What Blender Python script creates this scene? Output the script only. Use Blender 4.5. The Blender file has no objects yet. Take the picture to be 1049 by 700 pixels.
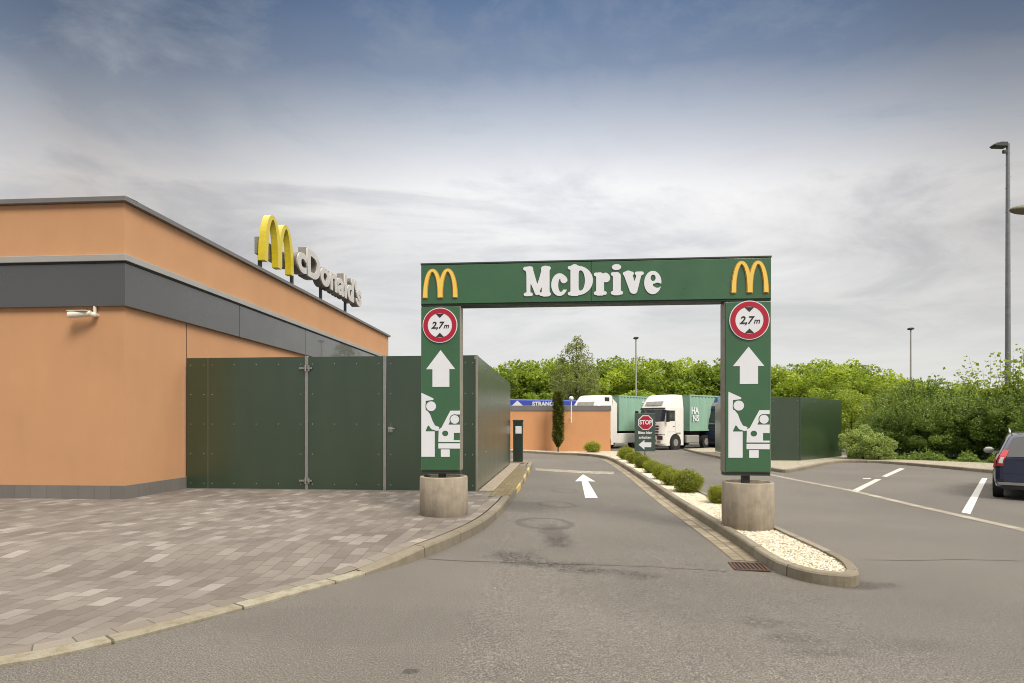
import bpy, bmesh, math, random
import numpy as np
from mathutils import Vector, Matrix
random.seed(7); rng = np.random.default_rng(11)
R = math.radians
sc = bpy.context.scene
COL = sc.collection
F, CX, HY, EYE = 620.0, 524.5, 434.0, 1.6      # pinhole numbers measured on the photograph

def S(t, a, b):
    t = min(1, max(0, (t-a)/(b-a))); return t*t*(3-2*t)
def G(x, y):                                    # the asphalt falls slightly to the right and away
    return -0.12*S(x, -0.6, 3.4) - 0.12*S(y, 14, 40)
def P(px, py, zoff=0.0):                        # ground point seen at a photo pixel
    z = zoff
    for _ in range(12):
        d = (EYE-z)*F/(py-HY); x = (px-CX)/F*d; z = G(x, d)+zoff
    return (x, d)

# ------------------------------------------------------------------ materials
def new_mat(name):
    m = bpy.data.materials.new(name); m.use_nodes = True
    nt = m.node_tree; b = nt.nodes['Principled BSDF']
    return m, nt, b
def N(nt, t, **kw):
    n = nt.nodes.new(t)
    for k, v in kw.items():
        if k in n.inputs: n.inputs[k].default_value = v
        else: setattr(n, k, v)
    return n
def coords(nt, kind='Object', scale=(1,1,1), rot=(0,0,0), loc=(0,0,0)):
    tc = N(nt, 'ShaderNodeTexCoord'); mp = N(nt, 'ShaderNodeMapping')
    mp.inputs['Scale'].default_value = scale; mp.inputs['Rotation'].default_value = rot; mp.inputs['Location'].default_value = loc
    nt.links.new(tc.outputs[kind], mp.inputs['Vector']); return mp.outputs['Vector']
def ramp(nt, src, stops):
    r = N(nt, 'ShaderNodeValToRGB'); el = r.color_ramp.elements
    while len(el) < len(stops): el.new(0.5)
    for e, (p, c) in zip(el, stops):
        e.position = p; e.color = (*c, 1) if len(c) == 3 else c
    nt.links.new(src, r.inputs['Fac']); return r.outputs['Color']
def g(v): return (v, v, v)
def mixc(nt, a, b, fac, mode='MIX'):
    m = N(nt, 'ShaderNodeMix', data_type='RGBA', blend_type=mode)
    for sock, v in ((m.inputs[6], a), (m.inputs[7], b), (m.inputs[0], fac)):
        if isinstance(v, (int, float)): sock.default_value = v
        elif isinstance(v, tuple): sock.default_value = (*v, 1) if len(v) == 3 else v
        else: nt.links.new(v, sock)
    return m.outputs[2]
def math_(nt, op, a, b=None, c=None, clamp=False):
    m = N(nt, 'ShaderNodeMath', operation=op, use_clamp=clamp)
    for i, v in enumerate((a, b, c)):
        if v is None: continue
        if isinstance(v, (int, float)): m.inputs[i].default_value = v
        else: nt.links.new(v, m.inputs[i])
    return m.outputs[0]
def noise(nt, vec, scale, detail=4, rough=.55, out='Fac', dist=0):
    n = N(nt, 'ShaderNodeTexNoise'); n.inputs['Scale'].default_value = scale; n.inputs['Detail'].default_value = detail
    n.inputs['Roughness'].default_value = rough; n.inputs['Distortion'].default_value = dist
    nt.links.new(vec, n.inputs['Vector']); return n.outputs[out]
def bump(nt, b, h, strength=.3, dist=.01):
    n = N(nt, 'ShaderNodeBump'); n.inputs['Strength'].default_value = strength; n.inputs['Distance'].default_value = dist
    nt.links.new(h, n.inputs['Height']); nt.links.new(n.outputs['Normal'], b.inputs['Normal'])

def mat_simple(name, col, rough=.5, metal=0, var=.12, scale=3, bmp=0, bscale=60, spec=.5, coat=0, streak=False):
    m, nt, b = new_mat(name)
    v = coords(nt, 'Object', (1, 1, .25) if streak else (1, 1, 1))
    n = noise(nt, v, scale, 6, .6)
    c = ramp(nt, n, [(.25, tuple(x*(1-var) for x in col)), (.75, tuple(min(1, x*(1+var)) for x in col))])
    nt.links.new(c, b.inputs['Base Color'])
    r = ramp(nt, noise(nt, v, scale*2.3, 4), [(.3, g(max(0, rough-.06))), (.7, g(min(1, rough+.08)))])
    nt.links.new(r, b.inputs['Roughness'])
    b.inputs['Metallic'].default_value = metal; b.inputs['Specular IOR Level'].default_value = spec
    b.inputs['Coat Weight'].default_value = coat
    if bmp: bump(nt, b, noise(nt, coords(nt), bscale, 5, .6), bmp, .004)
    return m

M = {}
def stucco(name, col):
    m, nt, b = new_mat(name); v = coords(nt)
    big = noise(nt, v, .5, 5, .6); fine = noise(nt, v, 90, 3, .6)
    st = noise(nt, coords(nt, 'Object', (1.3, 1.3, .45)), 1.2, 6, .6)
    c = ramp(nt, big, [(.3, tuple(x*.93 for x in col)), (.7, tuple(x*1.05 for x in col))])
    c = mixc(nt, c, ramp(nt, st, [(.35, g(.88)), (.6, g(1))]), .3, 'MULTIPLY')
    c = mixc(nt, c, ramp(nt, fine, [(.3, g(.86)), (.7, g(1.0))]), .6, 'MULTIPLY')
    nt.links.new(c, b.inputs['Base Color']); b.inputs['Roughness'].default_value = .9; b.inputs['Specular IOR Level'].default_value = .2
    bump(nt, b, fine, .5, .004); return m
M['stucco'] = stucco('orange stucco', (.50, .278, .150))
M['stucco_far'] = stucco('orange render', (.58, .30, .15))
M['fascia'] = mat_simple('grey sheet metal', (.078, .079, .079), .30, .45, .03, .5, spec=.7, coat=1.0)
M['trim'] = mat_simple('pale grey trim metal', (.36, .355, .34), .45, .3, .08, 1.5)
M['cap_dark'] = mat_simple('grey coping metal', (.17, .165, .165), .5, .3, .08, 1.5)
M['roof'] = mat_simple('roof bitumen', (.09, .09, .09), .9, 0, .2, 2)
M['black'] = mat_simple('black', (.012, .012, .013), .6, 0, .2)
M['rubber'] = mat_simple('tyre rubber', (.018, .018, .019), .85, 0, .2, 8)
M['steel'] = mat_simple('galvanised steel', (.33, .33, .32), .45, .75, .12, 9)
M['steel_dull'] = mat_simple('dull galvanised pole', (.19, .20, .215), .5, .5, .15, 4)
M['lamp_dark'] = mat_simple('dark lamp housing', (.035, .037, .042), .5, .2, .15, 4)
M['lamp_olive'] = mat_simple('weathered lamp housing', (.12, .11, .07), .6, .1, .25, 9)
M['sign_green'] = mat_simple('sign green', (.032, .105, .047), .33, 0, .1, 1.6, spec=.6, coat=.25)
M['frame_grey'] = mat_simple('sign frame', (.26, .245, .21), .5, .3, .15, 4)
M['sign_dark'] = mat_simple('dark sign edge', (.02, .035, .025), .5, 0, .15, 4)
M['white'] = mat_simple('sign white', (.64, .66, .71), .45, 0, .03, 3)
M['red'] = mat_simple('sign red', (.36, .006, .028), .4, 0, .06, 4)
M['yellow'] = mat_simple('sign yellow', (.74, .51, .10), .35, 0, .05, 4)
M['yellow_roof'] = mat_simple('roof sign yellow', (.52, .42, .018), .3, 0, .10, 6, coat=.2)
M['letter_roof'] = mat_simple('roof letter face', (.46, .45, .44), .4, 0, .08, 4)
M['letter_side'] = mat_simple('roof letter side', (.17, .155, .14), .45, .4, .12, 5)
M['glass'] = mat_simple('dark glass', (.02, .024, .028), .06, 0, .1, 1, spec=.8)
M['lorry_white'] = mat_simple('lorry white paint', (.70, .69, .66), .3, 0, .06, 1.4, coat=.3)
M['lorry_blue'] = mat_simple('lorry blue paint', (.02, .05, .13), .3, 0, .1, 1.4, coat=.3)
M['banner_blue'] = mat_simple('blue tarpaulin', (.035, .065, .36), .5, 0, .12, 1.2)
M['chassis'] = mat_simple('chassis', (.07, .065, .06), .7, .2, .3, 3)
M['lorry_grey'] = mat_simple('lorry grey plastic', (.22, .22, .21), .6, 0, .2, 3)
M['container'] = mat_simple('green container paint', (.23, .39, .31), .55, 0, .18, 1.1, streak=True)
M['car'] = mat_simple('dark blue car paint', (.012, .015, .045), .22, .35, .05, 2, coat=.8)
M['chrome'] = mat_simple('bright metal', (.55, .55, .55), .2, .9, .05)
M['red_lamp'] = mat_simple('red lamp lens', (.38, .006, .015), .15, 0, .1, 9, coat=.5)
M['clear_lamp'] = mat_simple('clear lamp lens', (.65, .6, .6), .15, 0, .1, 9, coat=.5)
M['board'] = mat_simple('dark grey green sign', (.045, .07, .06), .45, 0, .1)
M['cctv'] = mat_simple('camera housing', (.6, .56, .48), .4, 0, .1, 9)
M['post_green'] = mat_simple('dark post', (.016, .028, .02), .4, 0, .15)
M['crack'] = mat_simple('bitumen crack', (.028, .027, .025), .8, 0, .3, 12)
M['rust'] = mat_simple('rusty iron', (.10, .058, .04), .75, .4, .35, 22, bmp=.4)

def m_fence():
    m, nt, b = new_mat('green laminate board'); v = coords(nt)
    n = noise(nt, coords(nt, 'Object', (2, 2, .3)), 1.3, 2, .5)
    c = ramp(nt, n, [(.3, (.016, .037, .018)), (.7, (.021, .043, .022))])
    d = noise(nt, v, 1.1, 5, .6)
    c = mixc(nt, c, (.085, .082, .055), ramp(nt, d, [(.55, g(0)), (.8, g(.14))]))
    nt.links.new(c, b.inputs['Base Color'])
    nt.links.new(ramp(nt, n, [(.2, g(.27)), (.8, g(.33))]), b.inputs['Roughness']); b.inputs['Coat Weight'].default_value = .5; b.inputs['Coat Roughness'].default_value = .32
    b.inputs['Specular IOR Level'].default_value = .8; return m
M['fence'] = m_fence()

def m_concrete(name, col, stain=.4):
    m, nt, b = new_mat(name); v = coords(nt)
    c = ramp(nt, noise(nt, v, 5, 7, .65), [(.25, tuple(x*.72 for x in col)), (.55, col), (.8, tuple(min(1, x*1.18) for x in col))])
    st = noise(nt, coords(nt, 'Object', (6, 6, .6)), 2, 5, .65)
    c = mixc(nt, c, ramp(nt, st, [(.4, g(.62)), (.62, g(1))]), stain, 'MULTIPLY')
    nt.links.new(c, b.inputs['Base Color']); b.inputs['Roughness'].default_value = .9; b.inputs['Specular IOR Level'].default_value = .25
    pores = noise(nt, v, 130, 3, .7); bump(nt, b, pores, .5, .004); return m
M['concrete'] = m_concrete('weathered concrete', (.33, .285, .225))

def m_asphalt():
    m, nt, b = new_mat('asphalt'); v = coords(nt)
    fine = noise(nt, v, 84, 3, .85); mid = noise(nt, v, 24, 5, .8); big = noise(nt, v, .28, 6, .62)
    c = ramp(nt, fine, [(.30, (.045, .040, .034)), (.44, (.087, .080, .072)), (.54, (.149, .137, .124)), (.70, (.36, .34, .315))])
    c = mixc(nt, c, ramp(nt, mid, [(.32, g(.70)), (.5, g(1)), (.7, g(1.2))]), .6, 'MULTIPLY')
    c = mixc(nt, c, ramp(nt, big, [(.3, g(.74)), (.7, g(1.08))]), .8, 'MULTIPLY')
    # bright aggregate chips
    vo = N(nt, 'ShaderNodeTexVoronoi'); vo.inputs['Scale'].default_value = 38; nt.links.new(v, vo.inputs['Vector'])
    chip = ramp(nt, vo.outputs['Distance'], [(.06, g(1)), (.13, g(0))])
    sel = ramp(nt, noise(nt, v, 21, 2), [(.60, g(0)), (.66, g(1))])
    c = mixc(nt, c, (.42, .40, .36), math_(nt, 'MULTIPLY', chip, math_(nt, 'MULTIPLY', sel, .6)))
    # tyre marks and damp looking stains, each with a place of its own
    sep = N(nt, 'ShaderNodeSeparateXYZ'); nt.links.new(v, sep.inputs[0])
    wob = noise(nt, v, 3.2, 9, .78); X, Y = sep.outputs[0], sep.outputs[1]
    def blob(px, py, rx, ry, depth, ring=False, lo=.35):
        nonlocal c
        cx, cy = P(px, py)
        dx = math_(nt, 'MULTIPLY', math_(nt, 'SUBTRACT', X, cx), 1/rx); dy = math_(nt, 'MULTIPLY', math_(nt, 'SUBTRACT', Y, cy), 1/ry)
        r = math_(nt, 'SQRT', math_(nt, 'ADD', math_(nt, 'MULTIPLY', dx, dx), math_(nt, 'MULTIPLY', dy, dy)))
        r = math_(nt, 'ADD', r, math_(nt, 'MULTIPLY', math_(nt, 'SUBTRACT', wob, .5), 2.0 if not ring else .6))
        if ring: f = ramp(nt, r, [(.62, g(0)), (.8, g(1)), (.92, g(1)), (1.0, g(0))])
        else: f = ramp(nt, r, [(lo+.2, g(1)), (.95, g(0))])
        c = mixc(nt, c, mixc(nt, c, g(depth), 1, 'MULTIPLY'), f)
    blob(578, 503, .36, .5, .76, True); blob(571, 517, .42, .5, .74, True); blob(558, 536, .5, .62, .72, True)
    blob(540, 519, .7, 1.0, .74); blob(568, 548, .25, 1.2, .72); 
    grit = ramp(nt, noise(nt, v, 26, 7, .8), [(.47, g(1)), (.54, g(0))])
    def scuff(px, py, rx, ry, depth=.38):
        nonlocal c
        cx, cy = P(px, py)
        dx = math_(nt, 'MULTIPLY', math_(nt, 'SUBTRACT', X, cx), 1/rx); dy = math_(nt, 'MULTIPLY', math_(nt, 'SUBTRACT', Y, cy), 1/ry)
        r = math_(nt, 'SQRT', math_(nt, 'ADD', math_(nt, 'MULTIPLY', dx, dx), math_(nt, 'MULTIPLY', dy, dy)))
        r = math_(nt, 'ADD', r, math_(nt, 'MULTIPLY', math_(nt, 'SUBTRACT', wob, .5), 2.6))
        f = math_(nt, 'MULTIPLY', ramp(nt, r, [(.3, g(1)), (1.15, g(0))]), grit)
        c = mixc(nt, c, mixc(nt, c, g(depth), 1, 'MULTIPLY'), f)
    scuff(528, 570, .42, .42); scuff(560, 578, .8, .28); scuff(610, 585, .6, .18); scuff(655, 590, .30, .2); scuff(572, 555, .25, .5, .5)
    scuff(785, 638, .3, .18, .62); scuff(840, 668, .35, .15, .62); scuff(815, 655, .3, .2, .62); scuff(885, 600, .6, .2, .55)
    scuff(930, 660, .5, .2, .75)
    
    blob(421, 688, .06, .05, .5, lo=.5);
    blob(700, 610, 1.5, 1.0, .9); blob(350, 640, 1.6, .6, .9); blob(885, 600, .5, .2, .8)
    vc = N(nt, 'ShaderNodeTexVoronoi', feature='DISTANCE_TO_EDGE'); vc.inputs['Scale'].default_value = 4.5
    wv = N(nt, 'ShaderNodeVectorMath', operation='ADD'); nt.links.new(v, wv.inputs[0])
    nt.links.new(noise(nt, v, 3, 4, .6, 'Color'), wv.inputs[1]); nt.links.new(wv.outputs[0], vc.inputs['Vector'])
    cr = ramp(nt, vc.outputs['Distance'], [(.0, g(1)), (.014, g(0))])
    def area(px, py, rx, ry):
        cx, cy = P(px, py)
        dx = math_(nt, 'MULTIPLY', math_(nt, 'SUBTRACT', X, cx), 1/rx); dy = math_(nt, 'MULTIPLY', math_(nt, 'SUBTRACT', Y, cy), 1/ry)
        r = math_(nt, 'SQRT', math_(nt, 'ADD', math_(nt, 'MULTIPLY', dx, dx), math_(nt, 'MULTIPLY', dy, dy)))
        return ramp(nt, math_(nt, 'ADD', r, math_(nt, 'MULTIPLY', wob, .8)), [(.7, g(1)), (1.2, g(0))])
    for a in (area(830, 655, .9, .35), area(550, 578, 1.1, .3), area(650, 630, .5, .3)):
        c = mixc(nt, c, g(.03), math_(nt, 'MULTIPLY', math_(nt, 'MULTIPLY', cr, a), .8))
    nt.links.new(c, b.inputs['Base Color']); b.inputs['Roughness'].default_value = .85; b.inputs['Specular IOR Level'].default_value = .35
    bump(nt, b, math_(nt, 'ADD', fine, math_(nt, 'MULTIPLY', mid, .8)), .55, .006)
    return m
M['asphalt'] = m_asphalt()

def m_brick(name, stops, mortar, bw, bh, kind='Object', rot=0, msize=.006, offset=.5, moss=0, grime=.5, bstr=.5):
    m, nt, b = new_mat(name); v = coords(nt, kind, rot=(0, 0, rot))
    br = N(nt, 'ShaderNodeTexBrick', offset=offset, squash=1.0)
    br.inputs['Color1'].default_value = (0, 0, 0, 1); br.inputs['Color2'].default_value = (1, 1, 1, 1); br.inputs['Mortar'].default_value = (.5, .5, .5, 1)
    br.inputs['Scale'].default_value = 1; br.inputs['Mortar Size'].default_value = msize; br.inputs['Mortar Smooth'].default_value = .3
    br.inputs['Brick Width'].default_value = bw; br.inputs['Row Height'].default_value = bh
    nt.links.new(v, br.inputs['Vector'])
    c = ramp(nt, br.outputs['Color'], stops)
    ov = coords(nt)
    fine = noise(nt, ov, 120, 3, .7)
    c = mixc(nt, c, ramp(nt, fine, [(.3, g(.74)), (.7, g(1.18))]), .8, 'MULTIPLY')
    c = mixc(nt, c, ramp(nt, noise(nt, ov, .9, 6, .65), [(.3, g(.72)), (.7, g(1.1))]), grime, 'MULTIPLY')
    c = mixc(nt, c, mortar, br.outputs['Fac'])
    if moss:
        c = mixc(nt, c, (.13, .10, .045), ramp(nt, noise(nt, ov, 9, 5, .7), [(.45, g(0)), (.62, g(moss))]))
    nt.links.new(c, b.inputs['Base Color']); b.inputs['Roughness'].default_value = .82; b.inputs['Specular IOR Level'].default_value = .35
    h = math_(nt, 'SUBTRACT', math_(nt, 'MULTIPLY', fine, .2), br.outputs['Fac'])
    bump(nt, b, h, bstr, .006); return m
SITE = R(4.3)
M['paver'] = m_brick('clay pavers', [(0, (.138, .119, .107)), (.4, (.166, .145, .131)), (.70, (.187, .165, .149)), (.84, (.205, .184, .167)), (.92, (.238, .218, .199)), (1, (.27, .249, .228))],
                     (.085, .072, .055), .26, .17, 'Object', SITE-R(90), .0038, grime=.9)
M['border'] = m_brick('border pavers', [(0, (.165, .143, .124)), (.7, (.215, .19, .165)), (1, (.30, .27, .235))], (.085, .085, .065), .26, .40, 'UV', 0, .006)
M['kerb'] = m_brick('kerb stone', [(0, (.18, .158, .124)), (.5, (.215, .192, .15)), (1, (.26, .236, .188))], (.07, .06, .04), 1.0, 30.0, 'UV', 0, .010, 0, moss=.4)
M['kerb_flush'] = m_brick('flush kerb stone', [(0, (.235, .215, .165)), (1, (.30, .28, .22))], (.075, .07, .045), 1.0, 30.0, 'UV', 0, .012, 0, moss=.5)
M['setts'] = m_brick('beige setts', [(0, (.19, .155, .11)), (.5, (.27, .23, .165)), (1, (.35, .31, .23))], (.11, .095, .075), .22, .15, 'UV', 0, .012, moss=.2)
M['setts_line'] = m_brick('pale sett line', [(0, (.25, .225, .18)), (1, (.35, .33, .28))], (.17, .15, .13), .22, .15, 'UV', 0, .012)
M['moss_brick'] = m_brick('mossy bricks', [(0, (.15, .12, .075)), (.5, (.22, .18, .11)), (1, (.29, .25, .17))], (.085, .075, .03), .21, .105, 'Object', SITE, .014, moss=.9)
M['plinth'] = m_brick('grey plinth tiles', [(0, (.15, .14, .132)), (1, (.18, .17, .16))], (.10, .092, .086), .33, 30, 'UV', 0, .004, 0)
def m_paint(name, col, wear):
    m, nt, b = new_mat(name); v = coords(nt)
    f = ramp(nt, noise(nt, v, 38, 5, .75), [(wear, g(0)), (wear+.1, g(1))])
    c = mixc(nt, (.15, .14, .13), mixc(nt, tuple(x*.8 for x in col), col, noise(nt, v, 3, 4)), f)
    nt.links.new(c, b.inputs['Base Color']); b.inputs['Roughness'].default_value = .7; bump(nt, b, noise(nt, v, 170, 2, .7), .4, .004); return m
M['paint'] = m_paint('worn white road paint', (.68, .67, .64), .22)
M['paint_old'] = m_paint('old white road paint', (.55, .53, .49), .36)
M['paint_yellow'] = m_paint('yellow kerb paint', (.68, .52, .13), .42)
M['paint_cream'] = m_paint('cream kerb paint', (.52, .47, .30), .36)

def m_gravel(k=1.0):
    m, nt, b = new_mat('pale gravel' if k == 1 else 'tan gravel'); v = coords(nt)
    vo = N(nt, 'ShaderNodeTexVoronoi'); vo.inputs['Scale'].default_value = 28; nt.links.new(v, vo.inputs['Vector'])
    c = ramp(nt, vo.outputs['Color'], [(.1, (.40*k, .34*k, .25*k)), (.5, (.60*k, .54*k, .42*k)), (.9, (.74*k, .70*k, .58*k))])
    d = ramp(nt, vo.outputs['Distance'], [(.25, g(1)), (.75, g(.45))])
    c = mixc(nt, c, d, 1, 'MULTIPLY')
    c = mixc(nt, c, (.22, .18, .11), ramp(nt, noise(nt, v, 2.4, 6, .7), [(.55, g(0)), (.8, g(.5))]))
    nt.links.new(c, b.inputs['Base Color']); b.inputs['Roughness'].default_value = .9
    bump(nt, b, vo.outputs['Distance'], -1 if False else 1, .02); return m
M['gravel'] = m_gravel()
def m_pebble():
    m, nt, b = new_mat('pebbles'); ge = N(nt, 'ShaderNodeNewGeometry')
    c = ramp(nt, ge.outputs['Random Per Island'], [(0, (.30, .24, .16)), (.15, (.52, .45, .33)), (.5, (.68, .61, .48)), (1, (.80, .76, .66))])
    nt.links.new(c, b.inputs['Base Color']); b.inputs['Roughness'].default_value = .85; return m
M['pebble'] = m_pebble()
M['verge'] = m_gravel(.74)
def m_grass():
    return mat_simple('rough grass', (.07, .10, .03), .9, 0, .35, .7)
M['grass'] = m_grass()
def m_bark(name, col): return mat_simple(name, col, .9, 0, .35, 8, bmp=.6, bscale=25)
M['bark'] = m_bark('bark', (.10, .08, .06))
M['bark_dark'] = m_bark('dark bark', (.05, .045, .035))

def m_leaf(name, cols, tr=.35, rough=.6):
    m, nt, b = new_mat(name); nt.nodes.remove(b)
    out = nt.nodes['Material Output']; ge = N(nt, 'ShaderNodeNewGeometry'); oi = N(nt, 'ShaderNodeObjectInfo')
    at = N(nt, 'ShaderNodeAttribute', attribute_name='tone')
    r = math_(nt, 'ADD', math_(nt, 'MULTIPLY', ge.outputs['Random Per Island'], .35), math_(nt, 'MULTIPLY', at.outputs['Fac'], .45))
    r = math_(nt, 'ADD', r, math_(nt, 'MULTIPLY', math_(nt, 'SUBTRACT', oi.outputs['Random'], .15), .40))
    c = ramp(nt, r, [(i/(len(cols)-1), k) for i, k in enumerate(cols)])
    d = N(nt, 'ShaderNodeBsdfPrincipled'); d.inputs['Roughness'].default_value = rough; d.inputs['Specular IOR Level'].default_value = .3
    t = N(nt, 'ShaderNodeBsdfTranslucent'); mx = N(nt, 'ShaderNodeMixShader'); mx.inputs[0].default_value = tr
    nt.links.new(c, d.inputs['Base Color'])
    nt.links.new(mixc(nt, c, (1.25, 1.15, .55), 1, 'MULTIPLY'), t.inputs['Color'])
    nt.links.new(d.outputs[0], mx.inputs[1]); nt.links.new(t.outputs[0], mx.inputs[2]); nt.links.new(mx.outputs[0], out.inputs['Surface']); return m
M['leaf_wood'] = m_leaf('wood leaves', [(.06, .105, .02), (.15, .23, .035), (.27, .37, .05), (.41, .50, .085)], .45)
M['leaf_shrub'] = m_leaf('shrub leaves', [(.05, .092, .02), (.10, .17, .035), (.175, .265, .055), (.36, .46, .15)], .4, .45)
M['leaf_lime'] = m_leaf('lime leaves', [(.08, .13, .015), (.16, .24, .03), (.26, .34, .05), (.34, .42, .07)], .4)
M['leaf_grey'] = m_leaf('grey green leaves', [(.13, .16, .055), (.19, .23, .08), (.26, .31, .11), (.36, .41, .16)], .4)
M['leaf_pale'] = m_leaf('pale leaves', [(.12, .18, .05), (.22, .31, .09), (.36, .45, .16), (.50, .58, .28)], .4)
M['leaf_box'] = m_leaf('box leaves', [(.08, .105, .012), (.18, .22, .022), (.32, .37, .045), (.50, .52, .10)], .4)
M['leaf_cypress'] = m_leaf('cypress leaves', [(.06, .075, .015), (.10, .12, .022), (.15, .175, .035), (.20, .225, .05)], .3)

# ------------------------------------------------------------------ mesh helpers
class MB:
    def __init__(s): s.v = []; s.f = []; s.uv = {}; s.M = Matrix.Identity(4); s.smooth = set(); s.mi = {}; s.cur = 0
    def add(s, vs, fs, uvs=None, smooth=False):
        o = len(s.v)
        s.v += [tuple(s.M @ Vector(p)) for p in vs]
        for i, f in enumerate(fs):
            if uvs: s.uv[len(s.f)] = uvs[i]
            if smooth: s.smooth.add(len(s.f))
            if s.cur: s.mi[len(s.f)] = s.cur
            s.f.append([o+k for k in f])
        return s
    def box(s, x0, x1, y0, y1, z0, z1):
        return s.add([(x0,y0,z0),(x1,y0,z0),(x1,y1,z0),(x0,y1,z0),(x0,y0,z1),(x1,y0,z1),(x1,y1,z1),(x0,y1,z1)],
                     [(3,2,1,0),(4,5,6,7),(0,1,5,4),(1,2,6,5),(2,3,7,6),(3,0,4,7)])
    def prism(s, poly, axis, a, b):
        """poly in the two other axes, extruded along axis from a to b"""
        def pt(p, t):
            if axis == 'y': return (p[0], t, p[1])
            if axis == 'x': return (t, p[0], p[1])
            return (p[0], p[1], t)
        n = len(poly); vs = [pt(p, a) for p in poly]+[pt(p, b) for p in poly]
        fs = [tuple(range(n)), tuple(range(2*n-1, n-1, -1))]+[(i, i+n, (i+1) % n+n, (i+1) % n) for i in range(n)]
        return s.add(vs, fs)
    def cyl(s, p0, p1, r0, r1=None, n=16, cap=True, smooth=True):
        r1 = r0 if r1 is None else r1
        p0, p1 = Vector(p0), Vector(p1); d = (p1-p0).normalized()
        a = d.orthogonal().normalized(); b = d.cross(a)
        vs = []
        for p, r in ((p0, r0), (p1, r1)):
            for i in range(n):
                t = 2*math.pi*i/n; vs.append(tuple(p+a*math.cos(t)*r+b*math.sin(t)*r))
        s.add(vs, [(i, (i+1) % n, (i+1) % n+n, i+n) for i in range(n)], smooth=smooth)
        if cap:
            s.add(vs[:n], [tuple(range(n-1, -1, -1))]); s.add(vs[n:], [tuple(range(n))])
        return s
    def lathe(s, prof, n=40, c=(0,0)):
        vs = []; fs = []
        for r, z in prof:
            for i in range(n):
                t = 2*math.pi*i/n; vs.append((c[0]+r*math.cos(t), c[1]+r*math.sin(t), z))
        for k in range(len(prof)-1):
            for i in range(n):
                j = (i+1) % n; fs.append((k*n+i, k*n+j, (k+1)*n+j, (k+1)*n+i))
        return s.add(vs, fs, smooth=True)
    def ball(s, c, r, n=12, sc=(1,1,1)):
        prof = [(math.sin(math.pi*k/n), -math.cos(math.pi*k/n)) for k in range(n+1)]
        vs = []; fs = []; m = 2*n
        for a, z in prof:
            for i in range(m):
                t = 2*math.pi*i/m; vs.append((c[0]+r*sc[0]*a*math.cos(t), c[1]+r*sc[1]*a*math.sin(t), c[2]+r*sc[2]*z))
        for k in range(n):
            for i in range(m): fs.append((k*m+i, k*m+(i+1) % m, (k+1)*m+(i+1) % m, (k+1)*m+i))
        return s.add(vs, fs, smooth=True)
    def tube(s, pts, r, n=8):
        for i in range(len(pts)-1):
            ra = r[i] if isinstance(r, (list, tuple)) else r; rb = r[i+1] if isinstance(r, (list, tuple)) else r
            s.cyl(pts[i], pts[i+1], ra, rb, n)
        return s
    def grid(s, fn, nu, nv, uvf=None, smooth=True):
        vs = [fn(i/nu, j/nv) for j in range(nv+1) for i in range(nu+1)]; fs = []; uvs = []
        for j in range(nv):
            for i in range(nu):
                q = [(i, j), (i+1, j), (i+1, j+1), (i, j+1)]
                fs.append(tuple(b*(nu+1)+a for a, b in q))
                if uvf: uvs.append([uvf(a/nu, b/nv) for a, b in q])
        return s.add(vs, fs, uvs if uvf else None, smooth)
    def build(s, name, mat, parent=None, bevel=0, seg=2, merge=False, loc=None, rz=0, mat2=None):
        me = bpy.data.meshes.new(name); me.from_pydata(s.v, [], s.f)
        if s.uv:
            ul = me.uv_layers.new(name='UVMap')
            for p in me.polygons:
                u = s.uv.get(p.index)
                if u:
                    for k, li in enumerate(p.loop_indices): ul.data[li].uv = u[k]
        for i in s.smooth: me.polygons[i].use_smooth = True
        for i, k_ in s.mi.items(): me.polygons[i].material_index = k_
        bm = bmesh.new(); bm.from_mesh(me)
        if merge or bevel: bmesh.ops.remove_doubles(bm, verts=bm.verts, dist=1e-5)
        bmesh.ops.recalc_face_normals(bm, faces=bm.faces)
        if bevel:
            es = [e for e in bm.edges if len(e.link_faces) == 2 and e.calc_face_angle(0) > .6]
            bmesh.ops.bevel(bm, geom=es, offset=bevel, segments=seg, profile=.5, affect='EDGES', clamp_overlap=True)
        bm.to_mesh(me); bm.free(); me.materials.append(mat)
        if mat2: me.materials.append(mat2)
        o = bpy.data.objects.new(name, me); COL.objects.link(o)
        if parent: o.parent = parent
        if loc: o.location = loc
        if rz: o.rotation_euler.z = rz
        return o
def tag(o, label=None, cat=None, group=None, kind=None):
    if label: o['label'] = label
    if cat: o['category'] = cat
    if group: o['group'] = group
    if kind: o['kind'] = kind
    return o
def thing(name, label, cat, loc=(0,0,0), rz=0, group=None):
    o = bpy.data.objects.new(name, None); COL.objects.link(o); o.location = loc; o.rotation_euler.z = rz
    return tag(o, label, cat, group)
def copy_tree(o, parent=None):
    c = o.copy(); COL.objects.link(c)
    if parent: c.parent = parent
    for ch in [k for k in KIDS.get(o.name, [])]: copy_tree(ch, c)
    return c
KIDS = {}
def note_kids(o):
    KIDS[o.name] = [k for k in COL.objects if k.parent == o]
    for k in KIDS[o.name]: note_kids(k)

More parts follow.
